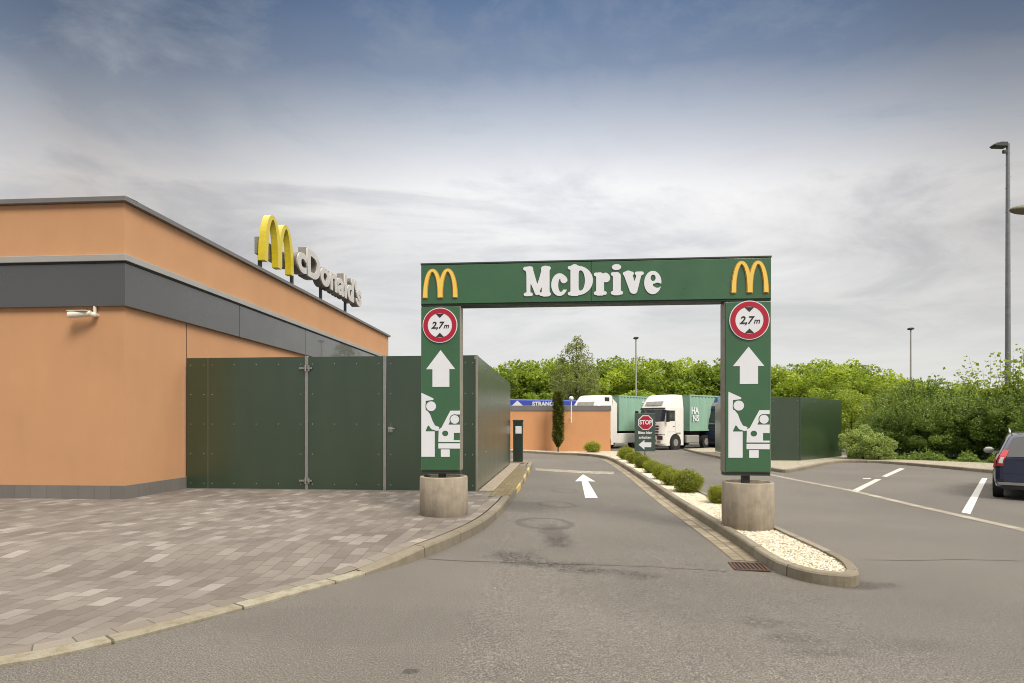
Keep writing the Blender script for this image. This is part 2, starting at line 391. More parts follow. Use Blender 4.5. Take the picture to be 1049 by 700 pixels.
def text_part(s, size, mat, parent, loc, rot=(math.pi/2, 0, 0), bold=0, extrude=.004, shear=0, align='CENTER', xs=1, name='lettering', spacing=1):
    cu = bpy.data.curves.new(name, 'FONT'); cu.body = s; cu.size = size; cu.offset = bold; cu.extrude = extrude; cu.shear = shear
    cu.align_x = align; cu.align_y = 'CENTER'; cu.space_character = spacing; cu.resolution_u = 5
    t = bpy.data.objects.new(name+'_source', cu); COL.objects.link(t)
    dg = bpy.context.evaluated_depsgraph_get(); me = bpy.data.meshes.new_from_object(t.evaluated_get(dg))
    bpy.data.objects.remove(t); me.name = name; me.materials.clear(); me.materials.append(mat)
    for v in me.vertices: v.co.x *= xs
    o = bpy.data.objects.new(name, me); COL.objects.link(o); o.parent = parent; o.location = loc; o.rotation_euler = rot
    return o

# --- flat shapes from distance fields (letters, arches, figures) -------------
def seg(X, Y, a, b, r, r2=None):
    r2 = r if r2 is None else r2
    ax, ay = a; dx, dy = b[0]-ax, b[1]-ay; L = dx*dx+dy*dy+1e-9
    t = np.clip(((X-ax)*dx+(Y-ay)*dy)/L, 0, 1)
    return np.hypot(X-ax-t*dx, Y-ay-t*dy)-(r+(r2-r)*t)
def ell(X, Y, c, rx, ry):
    k = np.hypot((X-c[0])/rx, (Y-c[1])/ry); return (k-1)*min(rx, ry)
def rect(X, Y, x0, x1, y0, y1):
    return np.maximum(np.maximum(x0-X, X-x1), np.maximum(y0-Y, Y-y1))
def poly(X, Y, pts):
    d = np.full(X.shape, 1e9); ins = np.zeros(X.shape, bool); n = len(pts)
    for i in range(n):
        a, b = pts[i], pts[(i+1) % n]; d = np.minimum(d, seg(X, Y, a, b, 0))
        c = ((a[1] > Y) != (b[1] > Y)) & (X < (b[0]-a[0])*(Y-a[1])/((b[1]-a[1]) or 1e-9)+a[0]); ins ^= c
    return np.where(ins, -d, d)
def smin(a, b, k):
    h = np.clip(.5+.5*(b-a)/k, 0, 1); return b*(1-h)+a*h-k*h*(1-h)
def un(k, *f):
    r = f[0]
    for q in f[1:]: r = smin(r, q, k) if k else np.minimum(r, q)
    return r
def field_mesh(mb, fn, x0, x1, y0, y1, cell, scale, ox, oz, yf, yb):
    """marching squares outline of fn<0, standing in the xz plane, front at yf, back at yb"""
    nx = int((x1-x0)/cell)+2; ny = int((y1-y0)/cell)+2
    xs = x0+np.arange(nx)*cell; ys = y0+np.arange(ny)*cell
    X, Y = np.meshgrid(xs, ys); D = fn(X, Y)
    bm = bmesh.new(); cache = {}
    def vert(key, x, y):
        if key not in cache: cache[key] = bm.verts.new((x*scale+ox, yf, y*scale+oz))
        return cache[key]
    ins = D < 0
    anyc = ins[:-1, :-1] | ins[1:, :-1] | ins[:-1, 1:] | ins[1:, 1:]
    for j, i in zip(*np.nonzero(anyc)):
        cs = [(j, i), (j, i+1), (j+1, i+1), (j+1, i)]; ring = []
        for k in range(4):
            p, q = cs[k], cs[(k+1) % 4]
            if ins[p]: ring.append(vert(p, xs[p[1]], ys[p[0]]))
            if ins[p] != ins[q]:
                key = (min(p, q), max(p, q)); t = D[p]/(D[p]-D[q]+1e-12); t = min(.98, max(.02, t))
                ring.append(vert(key, xs[p[1]]+t*(xs[q[1]]-xs[p[1]]), ys[p[0]]+t*(ys[q[0]]-ys[p[0]])))
        if len(ring) > 2 and len(set(ring)) == len(ring):
            try: bm.faces.new(ring)
            except ValueError: pass
    bmesh.ops.dissolve_limit(bm, angle_limit=.03, verts=bm.verts, edges=bm.edges)
    bmesh.ops.triangulate(bm, faces=[f for f in bm.faces if len(f.verts) > 4])
    r = bmesh.ops.extrude_face_region(bm, geom=bm.faces[:])
    for e in r['geom']:
        if isinstance(e, bmesh.types.BMVert): e.co.y = yb
    bm.verts.index_update()
    mb.add([tuple(v.co) for v in bm.verts], [[v.index for v in f.verts] for f in bm.faces]); bm.free(); return mb

def arches(X, Y):          # golden-coloured double arch in a 0..100 box
    pts = lambda c, a, b: [(c-a*math.cos(t), 1.5+92*max(0, math.sin(t))**.95) for t in np.linspace(b[0], b[1], 26)]
    d = None
    for c, sgn in ((27.5, 1), (72.5, -1)):
        A = pts(c, 21.8, (0, math.pi)); n = len(A)-1
        for i in range(n):
            t0, t1 = i/n, (i+1)/n
            if sgn < 0: t0, t1 = 1-t0, 1-t1
            rad = lambda t: 5.6-1.5*math.sin(math.pi*t)+(0 if t < .5 else .6*(t-.5))
            s_ = seg(X, Y, A[i], A[i+1], rad(t0), rad(t1)); d = s_ if d is None else np.minimum(d, s_)
    return np.maximum(d, 0-Y)
def slab_letters(X, Y):
    k = 6
    Mx = un(k, seg(X,Y,(30,15),(31,150),11,13), seg(X,Y,(36,152),(83,20),22,14), seg(X,Y,(83,20),(126,150),12,16), seg(X,Y,(134,14),(133,152),23,24),
            seg(X,Y,(12,10),(46,10),10), seg(X,Y,(106,10),(155,10),10), seg(X,Y,(10,162),(46,162),11), seg(X,Y,(118,162),(153,162),11))
    c = np.maximum(ell(X,Y,(217,64),49,66), -ell(X,Y,(226,62),17,42)); c = np.maximum(c, -rect(X,Y,226,300,34,84))
    c = un(k, c, ell(X,Y,(243,92),20,20))
    bowl = np.maximum(np.maximum(ell(X,Y,(322,86),94,86), 300-X), -ell(X,Y,(343,86),26,60))
    D = un(k, bowl, seg(X,Y,(307,14),(307,158),24), seg(X,Y,(277,10),(310,10),10), seg(X,Y,(277,162),(310,162),10))
    r = un(k, seg(X,Y,(459,14),(459,106),23), seg(X,Y,(432,10),(488,10),10), seg(X,Y,(432,120),(460,120),10), seg(X,Y,(472,96),(490,110),14,18), ell(X,Y,(495,98),23,25))
    i = un(k, seg(X,Y,(558,14),(558,106),23), seg(X,Y,(533,10),(584,10),10), seg(X,Y,(533,120),(558,120),10)); i = np.minimum(i, ell(X,Y,(556,160),27,17))
    v = un(k, seg(X,Y,(625,114),(654,24),24,20), seg(X,Y,(689,114),(662,20),13,16), seg(X,Y,(604,121),(648,121),10), seg(X,Y,(674,121),(706,121),10))
    e = np.maximum(ell(X,Y,(769,66),50,67), -ell(X,Y,(771,93),15,19)); e = np.maximum(e, -rect(X,Y,770,840,44,60)); e = np.maximum(e, -ell(X,Y,(796,50),22,15))
    return un(0, Mx, c, D, r, i, v, e)
def figures(X, Y):         # server leaning out of a hatch to a driver; box 0..100 wide, 0..167 high (photo zoom pixels)
    f = lambda a: [(x, 567-y) for x, y in a]
    srv = poly(X, Y, f([(62,68),(62,638),(180,638),(180,412),(100,412),(100,405),(120,360),(128,360),(150,392),(198,408),(214,404),(220,374),(182,360),(160,318),(140,262),(114,228),(100,224),(100,140),(168,132),(168,118)]))
    gap = ell(X, Y, (146, 567-188), 50, 50); srv = np.maximum(srv, -np.maximum(gap, 98-X))
    head = ell(X, Y, (148, 567-188), 43, 43)
    car = poly(X, Y, f([(215,395),(240,378),(290,280),(318,228),(402,228),(402,262),(345,262),(326,300),(300,352),(290,352),(340,352),(402,352),(402,425),(348,425),(348,490),(402,490),(402,506),(212,506)]))
    car = np.maximum(car, -ell(X, Y, (272, 567-430), 27, 25))
    notch = ell(X, Y, (356, 567-306), 46, 46); car = np.maximum(car, -notch)
    dh = ell(X, Y, (356, 567-306), 38, 38)
    sill = rect(X, Y, 212, 402, 567-564, 567-518); wheel = rect(X, Y, 234, 312, 567-638, 567-572)
    return un(0, srv, head, car, dh, sill, wheel)

# ------------------------------------------------------------------ polylines on the ground
def resample(pts, step=.25):
    out = [pts[0]]
    for a, b in zip(pts, pts[1:]):
        L = math.dist(a, b); n = max(1, int(L/step))
        for i in range(1, n+1): out.append((a[0]+(b[0]-a[0])*i/n, a[1]+(b[1]-a[1])*i/n))
    return out
def smooth_line(pts, it=2):
    for _ in range(it):
        q = [pts[0]]
        for a, b in zip(pts, pts[1:]):
            q += [(a[0]*.75+b[0]*.25, a[1]*.75+b[1]*.25), (a[0]*.25+b[0]*.75, a[1]*.25+b[1]*.75)]
        q.append(pts[-1]); pts = q
    return pts
def normals(pts):
    out = []
    for i in range(len(pts)):
        a = pts[max(0, i-1)]; b = pts[min(len(pts)-1, i+1)]; d = Vector((b[0]-a[0], b[1]-a[1]))
        d = d.normalized() if d.length > 1e-9 else Vector((0, 1)); out.append((-d.y, d.x))   # to the left of travel
    return out
def offset(pts, o):
    return [(p[0]+n[0]*o, p[1]+n[1]*o) for p, n in zip(pts, normals(pts))]
def arc(pts):
    s = [0]
    for a, b in zip(pts, pts[1:]): s.append(s[-1]+math.dist(a, b))
    return s
def sweep(mb, pts, prof_at, sc_uv=1):
    """prof_at(s, x, y) -> list of (offset to the left, z above the asphalt)"""
    nn = normals(pts); ss = arc(pts); rows = []
    for p, n, s in zip(pts, nn, ss):
        g0 = G(*p); rows.append([(p[0]+n[0]*o, p[1]+n[1]*o, g0+z) for o, z in prof_at(s, *p)])
    m = len(rows[0]); vs = [v for r in rows for v in r]; fs = []; uvs = []
    for i in range(len(rows)-1):
        for k in range(m-1):
            fs.append((i*m+k, (i+1)*m+k, (i+1)*m+k+1, i*m+k+1))
            u0, u1 = ss[i]*sc_uv, ss[i+1]*sc_uv; uvs.append([(u0, 1+k*.05), (u1, 1+k*.05), (u1, 1.05+k*.05), (u0, 1.05+k*.05)])
    return mb.add(vs, fs, uvs, smooth=False)
def ribbon(mb, left, right, z, nv=1, uvw=None):
    """sheet between two polylines of equal count; z(x,y) absolute height"""
    n = len(left); ss = arc(left); vs = []; fs = []; uvs = []
    for i in range(n):
        for k in range(nv+1):
            t = k/nv; x = left[i][0]*(1-t)+right[i][0]*t; y = left[i][1]*(1-t)+right[i][1]*t; vs.append((x, y, z(x, y)))
    w = uvw or 1
    for i in range(n-1):
        for k in range(nv):
            fs.append((i*(nv+1)+k, i*(nv+1)+k+1, (i+1)*(nv+1)+k+1, (i+1)*(nv+1)+k))
            uvs.append([(ss[i], w*k/nv), (ss[i], w*(k+1)/nv), (ss[i+1], w*(k+1)/nv), (ss[i+1], w*k/nv)])
    return mb.add(vs, fs, uvs)
def struct(mb, name, mat, label, **k):
    o = mb.build(name, mat, **k); o['kind'] = 'structure'; o['label'] = label; return o

# asphalt sheet
def axis(fine0, fine1, step, far):
    a = list(np.arange(fine0, fine1+1e-6, step)); d = step
    lo, hi = [fine0], [fine1]
    while hi[-1] < far: d *= 1.5; hi.append(hi[-1]+d); lo.append(lo[-1]-d)
    return lo[:0:-1]+a+hi[1:]
xs = axis(-12, 24, .5, 900); ys = axis(-4, 44, .5, 1200)
mb = MB(); W = len(xs)
mb.add([(x, y, G(x, y)) for y in ys for x in xs], [(j*W+i, j*W+i+1, (j+1)*W+i+1, (j+1)*W+i) for j in range(len(ys)-1) for i in range(W-1)])
struct(mb, 'ground', M['asphalt'], 'worn grey brown asphalt of the drive lane and car park')

# left kerb line (outer edge, on the asphalt)
kpx = [(363,593),(433,573.5),(487,549),(510,532),(527,509),(535,499),(541,487),(545,478)]
kerb_l = [(-30,-5.5),(-14,-1.0),(-8,1.45)]+[P(*p) for p in [(0,686),(96,665.6),(183,643),(249,625),(300,611)]]+[P(*p) for p in kpx]
e = kerb_l[-1]; kerb_l += [(e[0]+.05, e[1]+1.2), (e[0]-.25, e[1]+2.0), (e[0]-1.2, e[1]+2.5), (e[0]-5, e[1]+2.9)]
kerb_l = resample(smooth_line(kerb_l, 2), .2)
Y0K = P(300,611)[1]
def hk(y): return .028+.115*S(y, 6.2, 7.4)
W_K = .15
kI = next(i for i, p in enumerate(kerb_l) if p[1] > 6.25); flush = kerb_l[:kI+1]; raised = kerb_l[kI:]
def prof_raised(s, x, y):
    h = lambda o: hk(y+.86*o); return [(0, -.02), (.004, h(0)*.8), (.022, h(.02)-.004), (.04, h(.04)), (W_K-.012, h(W_K)+.002), (W_K-.004, h(W_K)-.004), (W_K, -.02)]
def prof_flush(s, x, y):
    h = hk(y)+.004; return [(0, -.02), (0, h*.6), (.012, h), (.145, h), (.15, h-.006), (.15, -.02)]
struct(sweep(MB(), flush, prof_flush), 'flush_kerb', M['kerb_flush'], 'pale mossy flush kerb between pavers and asphalt')
struct(sweep(MB(), raised, prof_raised), 'kerb', M['kerb'], 'raised pale kerb curving round into the drive lane')
# paint on the kerb stones by the lane: yellow / cream blocks
ss = arc(raised)
def kerb_paint(py0, py1, key, name):
    d0, d1 = P(530, py0, .1)[1], P(530, py1, .1)[1]
    pts = [p for p in raised if d0 <= p[1] <= d1]
    sel = sweep(MB(), pts, lambda s, x, y: [(o-(.004 if k < 3 else 0)+(.03 if k == 4 else 0), z+.004) for k, (o, z) in enumerate(prof_raised(s, x, y)[:5])])
    return struct(sel, name, M[key], 'yellow and cream painted kerb stones beside the drive lane')
kerb_paint(502, 496, 'paint_yellow', 'kerb_paint'); kerb_paint(491, 486.5, 'paint_yellow', 'kerb_paint'); kerb_paint(483, 479.5, 'paint_yellow', 'kerb_paint')

# paving: from the kerb to the left, under the building
inner = offset(kerb_l, W_K+.010); inner = [p for p in inner]
bd = offset(kerb_l, W_K+.17)
def zp(x, y): return G(max(-30, x), y)*0 + G(min(x, 2), y) + hk(y)
mb = ribbon(MB(), inner, bd, lambda x, y: zp(x, y)-.001, 1, .17)
struct(mb, 'paved_border', M['border'], 'long grey border pavers laid along the kerb')
mb = MB(); ok = [(p, q) for p, q in zip(bd, bd[1:]) if q[1] > p[1]+.002]
rows = [ok[0][0]]+[q for p, q in ok]
rows = [r for i, r in enumerate(rows) if i == 0 or r[1] > rows[i-1][1]]
top = max(r[1] for r in rows)
mb = ribbon(MB(), rows, [(-30, r[1]) for r in rows], lambda x, y: zp(x, y)-.002, 30)
mb2 = mb.box(-30, rows[-1][0]-.4, top, top+.6, -.3, .142)
struct(mb, 'paved_forecourt', M['paver'], 'pinkish grey clay pavers with scattered lighter ones')
# mossy brick strip beside the lane and pale edging at the foot of the fence
L_ = [P(*p, .142) for p in [(500,509),(508,500),(515,491),(521,484),(525,478)]]; R_ = [P(*p, .142) for p in [(523,508),(529,499.5),(534,492),(538,485),(541,478.5)]]
L_ = resample(L_, .4); n = len(L_)
def nth(pts, n):
    s = arc(pts); out = []
    for i in range(n):
        t = s[-1]*i/(n-1); k = max(j for j in range(len(s)) if s[j] <= t+1e-9); k = min(k, len(s)-2)
        u = (t-s[k])/(s[k+1]-s[k]); out.append((pts[k][0]*(1-u)+pts[k+1][0]*u, pts[k][1]*(1-u)+pts[k+1][1]*u))
    return out
struct(ribbon(MB(), L_, nth(R_, n), lambda x, y: zp(x, y)+.004, 2), 'brick_strip', M['moss_brick'], 'narrow strip of mossy brown bricks beside the lane kerb')

# ------------------------------------------------------------------ island with pale gravel
IH = .135
il = [P(*p) for p in [(844,600.5),(814,594),(788,583.4),(762.7,564),(728,540.6),(685.6,513),(655.6,490.5),(638,479),(626,470)]]
il = il[:-1]+[(4.75, 28.5), (4.80, 31.5), (4.3, 34.0), (2.8, 35.3), (0, 35.9), (-5, 36.3)]
ir = [(-5, 40.2), (6.9, 39.2), (7.0, 36), (5.75, 30), (5.35, 26), (4.75, 18.5), (4.45, 13.4), (4.13, 9.5), (4.05, 8.0), (3.98, 7.1), (3.80, 6.60)]
left = resample(smooth_line([(3.62, 6.33)]+il, 2), .25)          # tip -> far end
right = resample(smooth_line(ir[::-1], 2), .25)
n = max(len(left), len(right)); left_n, right_n = nth(left, n), nth(right, n)
ringpts = resample(smooth_line(ir+[(3.62, 6.33)]+il, 2), .2)
def prof_isl(s, x, y):
    return [(0, -.02), (-.005, IH*.82), (-.02, IH-.006), (-.035, IH), (-.12, IH), (-.125, IH-.005), (-.125, IH-.05)]
o = struct(sweep(MB(), [p for p in ringpts if True], prof_isl), 'kerb', M['kerb'], 'raised grey kerb round the gravel island')
zi = lambda x, y: G(x, y)+IH-.035
gl, gr = offset(left_n, -.12), offset(right_n, .12)
struct(ribbon(MB(), gl, gr, zi, 6), 'gravel_bed', M['gravel'], 'pale gravel filling the kerbed island')
# loose pebbles (nobody could count them)
def pebbles(name, sampler, nstone, zf, r0, r1, label):
    base = np.array([(0,0,1),(0,0,-1),(1,0,0),(-1,0,0),(0,1,0),(0,-1,0),(.6,.6,.55),(-.6,.6,.5),(.6,-.6,.5),(-.6,-.6,.55)], float)
    bm = bmesh.new()
    for p in base: bm.verts.new(p)
    r = bmesh.ops.convex_hull(bm, input=bm.verts[:]); bm.verts.index_update()
    tri = np.array([[v.index for v in f.verts] for f in bm.faces]); bv = np.array([v.co[:] for v in bm.verts]); bm.free()
    V = []; Fc = []; o = 0
    for _ in range(nstone):
        x, y = sampler(); s = random.uniform(r0, r1); a = random.uniform(0, 6.28); sx, sy, sz = s*random.uniform(.8, 1.3), s*random.uniform(.6, 1), s*random.uniform(.5, .8)
        q = bv*(1+rng.uniform(-.15, .15, bv.shape)); q = q*np.array([sx, sy, sz]); ca, sa = math.cos(a), math.sin(a)
        q = np.stack([q[:, 0]*ca-q[:, 1]*sa+x, q[:, 0]*sa+q[:, 1]*ca+y, q[:, 2]+zf(x, y)+sz*.4], 1); V.append(q); Fc.append(tri+o); o += len(bv)
    me = bpy.data.meshes.new(name); me.from_pydata(np.concatenate(V).tolist(), [], np.concatenate(Fc).tolist()); me.materials.append(M['pebble'])
    ob = bpy.data.objects.new(name, me); COL.objects.link(ob); return tag(ob, label, kind='stuff')
def strip_sampler(A, B, ymax, bias=1.0):
    idx = [i for i in range(len(A)-1) if A[i][1] < ymax]
    wts = [math.dist(A[i], A[i+1])*math.dist(A[i], B[i])*(8/max(4, A[i][1]))**bias for i in idx]
    def f():
        i = random.choices(idx, wts)[0]; t = random.random(); u = random.random()
        a = (A[i][0]*(1-u)+A[i+1][0]*u, A[i][1]*(1-u)+A[i+1][1]*u); b = (B[i][0]*(1-u)+B[i+1][0]*u, B[i][1]*(1-u)+B[i+1][1]*u)
        return a[0]*(1-t)+b[0]*t, a[1]*(1-t)+b[1]*t
    return f
pebbles('gravel', strip_sampler(gl, gr, 30, 1.3), 24000, zi, .007, .017, 'pale cream stones lying on the kerbed island')
# gutter of two sett rows along the island, drain grate
gi = resample([P(*p) for p in [(756,574),(715.6+10,549)]]+[], .3)
gut_r = [p for p in left if p[1] > P(775,577)[1] and p[1] < 31]
gut_l = offset(gut_r, .32)
struct(ribbon(MB(), gut_r, gut_l, lambda x, y: G(x, y)+.005, 2, .30), 'gutter', M['setts'], 'two rows of beige setts forming a gutter along the island')

def drain():
    c = P(767, 581.5); t = thing('drain_grate', 'rusty iron drain grate set in the gutter by the island tip', 'drain', (c[0], c[1], G(*c)+.006), R(-9))
    f = MB(); w, l = .20, .20
    f.box(-w, w, -l, -l+.03, 0, .012).box(-w, w, l-.03, l, 0, .012).box(-w, -w+.03, -l+.03, l-.03, 0, .012).box(w-.03, w, -l+.03, l-.03, 0, .012)
    f.build('frame', M['rust'], t)
    b = MB()
    for i in range(7): x = -w+.055+i*.048; b.box(x-.011, x+.011, -l+.031, l-.031, .001, .009)
    b.build('bars', M['rust'], t); MB().box(-w+.03, w-.03, -l+.03, l-.03, -.004, .0).build('pit', M['black'], t)
drain()

# markings -------------------------------------------------------------
def quadmark(pp, name, key, label, zo=.004, nu=8, nv=2, uvl=None):
    c = [P(*p) for p in pp]
    A = [(c[0][0]+(c[1][0]-c[0][0])*i/nu, c[0][1]+(c[1][1]-c[0][1])*i/nu) for i in range(nu+1)]
    B = [(c[3][0]+(c[2][0]-c[3][0])*i/nu, c[3][1]+(c[2][1]-c[3][1])*i/nu) for i in range(nu+1)]
    return struct(ribbon(MB(), A, B, lambda x, y: G(x, y)+zo, nv, .3), name, M[key], label)
def lane_arrow():
    a = [(597.3,486.2),(589.0,493.4),(595.8,493.2),(599.6,510.6),(612.4,510.4),(602.4,493.3),(609.8,493.6)]
    w = [P(*p) for p in a]; mb = MB(); mb.add([(x, y, G(x, y)+.005) for x, y in w], [(0,1,2,5,6),(2,3,4,5)])
    struct(mb, 'road_marking', M['paint'], 'white painted arrow pointing ahead in the drive lane')
lane_arrow()
quadmark([(548.5,479.8),(629,483.4),(629,486.2),(548.5,482.2)], 'road_marking', 'setts_line', 'thin cream line across the drive lane beyond the arrow')
lp = [P(*p) for p in [(1180,574),(1049,541.5),(942.5,518),(878,503),(820,492),(792.6,486.5),(770,482)]]
lp = resample(lp, .4); 
struct(ribbon(MB(), lp, offset(lp, .23), lambda x, y: G(x, y)+.004, 1, .15), 'sett_line', M['setts_line'], 'pale sett line edging the parking bays')
quadmark([(872,503.0),(897,490.9),(903,491.3),(878.5,504.2)], 'road_marking', 'paint_old', 'near half of the white parking bay line by the green fence')
quadmark([(903,488.2),(922,479.6),(927,480.4),(908.5,488.9)], 'road_marking', 'paint_old', 'far half of the white parking bay line by the green fence')
quadmark([(884,490.2),(892,490.0),(892,491.0),(884,491.2)], 'road_marking', 'paint_old', 'short white tick crossing a bay line', .008)
quadmark([(985,525.2),(1006,490),(1011.5,490),(994,526.8)], 'road_marking', 'paint', 'white parking bay line beside the dark blue car')
cp = [P(*p) for p in [(436,573),(470,575),(520,576.5),(560,578),(600,579),(655,580.5),(700,583),(745,586)]]; cp = resample(smooth_line(cp, 1), .15)
cp = [(x+random.uniform(-.006, .006), y+random.uniform(-.012, .012)) for x, y in cp]
cp2 = [P(*p) for p in [(886,574),(930,574.5),(980,573.5),(1049,575),(1150,578)]]; cp2 = resample(cp2, .15); cp2 = [(x, y+random.uniform(-.012, .012)) for x, y in cp2]
mb = MB()
for c_ in (cp, cp2): ribbon(mb, c_, offset(c_, .012), lambda x, y: G(x, y)+.003)
struct(mb, 'asphalt_crack', M['crack'], 'thin dark crack running across the asphalt')

# ------------------------------------------------------------------ right-hand bed
bk = [(11.9, 42), (11.3, 37.5), (10.7, 31)]+[P(*p) for p in [(770,478),(789,482.5),(803,485),(815,483.5),(835,479),(848,476)]]+[(15.2, 27.7), (16.4, 27.3), (16.75, 25.8), (16.8, 21.2), (17.0, 10), (17.2, -6)]
bk = resample(smooth_line(bk, 2), .3)
BH = .12
struct(sweep(MB(), bk, lambda s, x, y: [(0, -.02), (.005, BH*.8), (.02, BH-.005), (.04, BH), (.13, BH), (.135, BH-.05)]), 'kerb', M['kerb'], 'pale kerb edging the planted bed on the right')
far = []
for (x, y) in bk:
    far.append((x+3, y+22) if y > 27.9 and x < 12.5 else (60, max(y, -6) if y < 25 else y+ (x-9)*3))
bi = offset(bk, .13)
from mathutils.geometry import tessellate_polygon
vp = bi+[(21.5, -6), (21.5, 24), (20.3, 29.5), (17.5, 34), (14.5, 44)]
tri = tessellate_polygon([[Vector((x, y, 0)) for x, y in vp]])
mb = MB(); mb.add([(x, y, G(x, y)+BH-.03) for x, y in vp], [tuple(t) for t in tri])
struct(mb, 'gravel_verge', M['verge'], 'pale gravel verge between the kerb and the shrubs')
mb = MB(); b2 = offset(bk, 3.7); b2 = [p for p in b2 if p[0] > 16 and p[1] < 29.5]
ribbon(mb, b2, [(p[0]+45, p[1]+(30 if p[1] > 20 else p[1]*1.5)) for p in b2], lambda x, y: G(x, y)+.085, 10)
struct(mb, 'grass_ground', M['grass'], 'rough grass under the shrubs on the right')
mb = MB(); mb.box(-120, 160, 62, 160, -.4, -.20); struct(mb, 'grass_ground', M['grass'], 'rough grass below the distant wood')

# ------------------------------------------------------------------ restaurant building
Z0 = .13
bld = thing('restaurant_building', 'flat roofed orange rendered building with grey metal fascia on the left', 'building', (-7.49, 11.69, Z0), -SITE)
Lb, Db = 24, 18.3
def uvbox(mb, x0, x1, y, z0, z1, side=False):
    pass
MB().box(-Lb, 0, 0, Db, .26, 5.74).build('wall', M['stucco'], bld)
p = MB()
for (a, b, flip) in (((-Lb, -.0-.0), (.03, 0), 0), ((.03, 0), (0, 0), 1)): pass
def tile_panel(mb, p0, p1, t, z0, z1):        # box with uv running along its length
    d = Vector((p1[0]-p0[0], p1[1]-p0[1])); L = d.length; d.normalize(); nrm = Vector((d.y, -d.x))
    a = [Vector(p0), Vector(p1), Vector(p1)+nrm*t, Vector(p0)+nrm*t]
    vs = [(q.x, q.y, z) for z in (z0, z1) for q in a]
    fs = [(3,2,6,7), (4,5,6,7), (2,1,5,6), (0,3,7,4)]
    u = [[(0,1),(L,1),(L,1.2),(0,1.2)], [(0,1),(L,1),(L,1.1),(0,1.1)], [(0,1),(t,1),(t,1.2),(0,1.2)], [(0,1),(t,1),(t,1.2),(0,1.2)]]
    mb.add(vs, fs, u)
tile_panel(p, (-Lb, 0), (0.05, 0), .05, -.02, .27); tile_panel(p, (0, 0), (0, Db), .05, -.02, .268); p.build('plinth', M['plinth'], bld)
# fascia band round the building with real panel joints
for seg_i, (y0, y1) in enumerate([(-.08, 4.10), (4.12, 8.24), (8.26, 12.4), (12.42, 16.5), (16.52, Db)]):
    f = MB().box(0.001, .08, y0, y1, 3.73, 4.55); o = f.build('fascia_panel', M['fascia'], bld, bevel=.004, seg=1)
for (x0, x1) in [(-6.02, -.0), (-12.04, -6.04), (-18.06, -12.06), (-24, -18.08)]:
    MB().box(x0, x1-.0, -.08, -.001, 3.73, 4.55).build('fascia_panel', M['fascia'], bld, bevel=.004, seg=1)
for yy in (4.11, 8.25, 12.41): MB().box(.002, .06, yy-.011, yy+.011, 3.735, 4.545).build('fascia_joint', M['black'], bld)
MB().box(.0005, .13, -.13, Db, 4.585, 4.71).box(-Lb, .0, -.13, -.0005, 4.585, 4.71).build('ledge_trim', M['trim'], bld, bevel=.008)
MB().box(.0005, .10, -.10, Db, 4.55, 4.584).box(-Lb, .0, -.10, -.0005, 4.55, 4.584).build('shadow_gap', M['black'], bld)
c = MB(); c.box(-Lb, .09, -.09, .25, 5.745, 5.84).box(-.25, .09, .25, Db+.09, 5.745, 5.84).box(-Lb, -.25, Db-.25, Db+.09, 5.745, 5.84)
c.build('roof_coping', M['cap_dark'], bld, bevel=.008)
MB().box(-Lb+.1, -.26, .26, Db-.26, 5.70, 5.75).build('roof', M['roof'], bld)
MB().box(.0015, .008, 1.95, 1.965, .28, 3.72).build('expansion_joint', M['rust'], bld)

def cctv():
    # hangs under the fascia on the front wall
    lx = -.56
    t = thing('security_camera', 'cream bullet security camera on a bracket under the grey fascia', 'camera', (-7.49, 11.69, Z0), -SITE)
    MB().cyl((lx, -.05, 3.73), (lx, -.05, 3.60), .03).cyl((lx, -.05, 3.60), (lx+.02, -.12, 3.54), .03).ball((lx+.02, -.10, 3.56), .055, 8).cyl((lx+.02, 0, 3.56), (lx+.02, -.08, 3.56), .035).build('bracket', M['cctv'], t)
    mb = MB(); mb.cyl((lx, -.14, 3.58), (lx-.36, -.26, 3.53), .055, .062, 18).build('housing', M['cctv'], t)
    MB().box(lx-.40, lx-.02, -.27, -.13, 3.61, 3.625).build('sun_shield', M['cctv'], t, bevel=.004)
    MB().cyl((lx-.355, -.258, 3.531), (lx-.366, -.262, 3.53), .05, .05, 18).build('lens', M['black'], t)
cctv()

# roof sign
sign = thing('roof_sign', 'yellow double arch and raised white lettering standing on posts above the roof edge', 'sign', (-7.49, 11.69, Z0), -SITE)
mb = MB()
field_mesh(mb, arches, -2, 102, -1, 102, 1.2, 1, 0, 0, 0, 1)
q = MB()
for f in mb.f: pass
w_s, h_s = 1.95/100, 1.50/100
q.add([(-.05 + (-.20)*v[1], 5.72+v[0]*w_s, 6.17+v[2]*h_s) for v in mb.v], mb.f); q.build('arch_letter', M['yellow_roof'], sign)
q = MB(); q.add([(.03+(-.06)*v[1]-.0, 5.72+v[0]*w_s, 6.17+v[2]*h_s) for v in [(50+(a[0]-50)*.985, a[1], 47+(a[2]-47)*.97+1) for a in mb.v]], mb.f)
t = text_part('cDonald\'s', 1.22, M['letter_side'], sign, (-.12, 10.85, 6.80), (math.pi/2, 0, math.pi/2), bold=.062, extrude=.13, xs=1.28, name='letters', spacing=1.02)
t = text_part('cDonald\'s', 1.22, M['letter_roof'], sign, (.04, 10.85, 6.80), (math.pi/2, 0, math.pi/2), bold=.045, extrude=.026, xs=1.28, name='letter_faces', spacing=1.02)
MB().box(-.46, -.34, 5.92, 7.75, 6.42, 6.92).build('back_box', M['frame_grey'], sign, bevel=.01)
MB().box(-.30, -.24, 7.75, 13.9, 6.55, 6.63).box(-.5, -.24, 7.7, 7.75, 6.5, 6.7).build('mounting_rail', M['lamp_dark'], sign)
for yy in (5.85, 7.95, 10.35, 12.9):
    MB().box(-.30, -.21, yy-.045, yy+.045, 5.71, 6.7).build('post', M['lamp_dark'], sign)

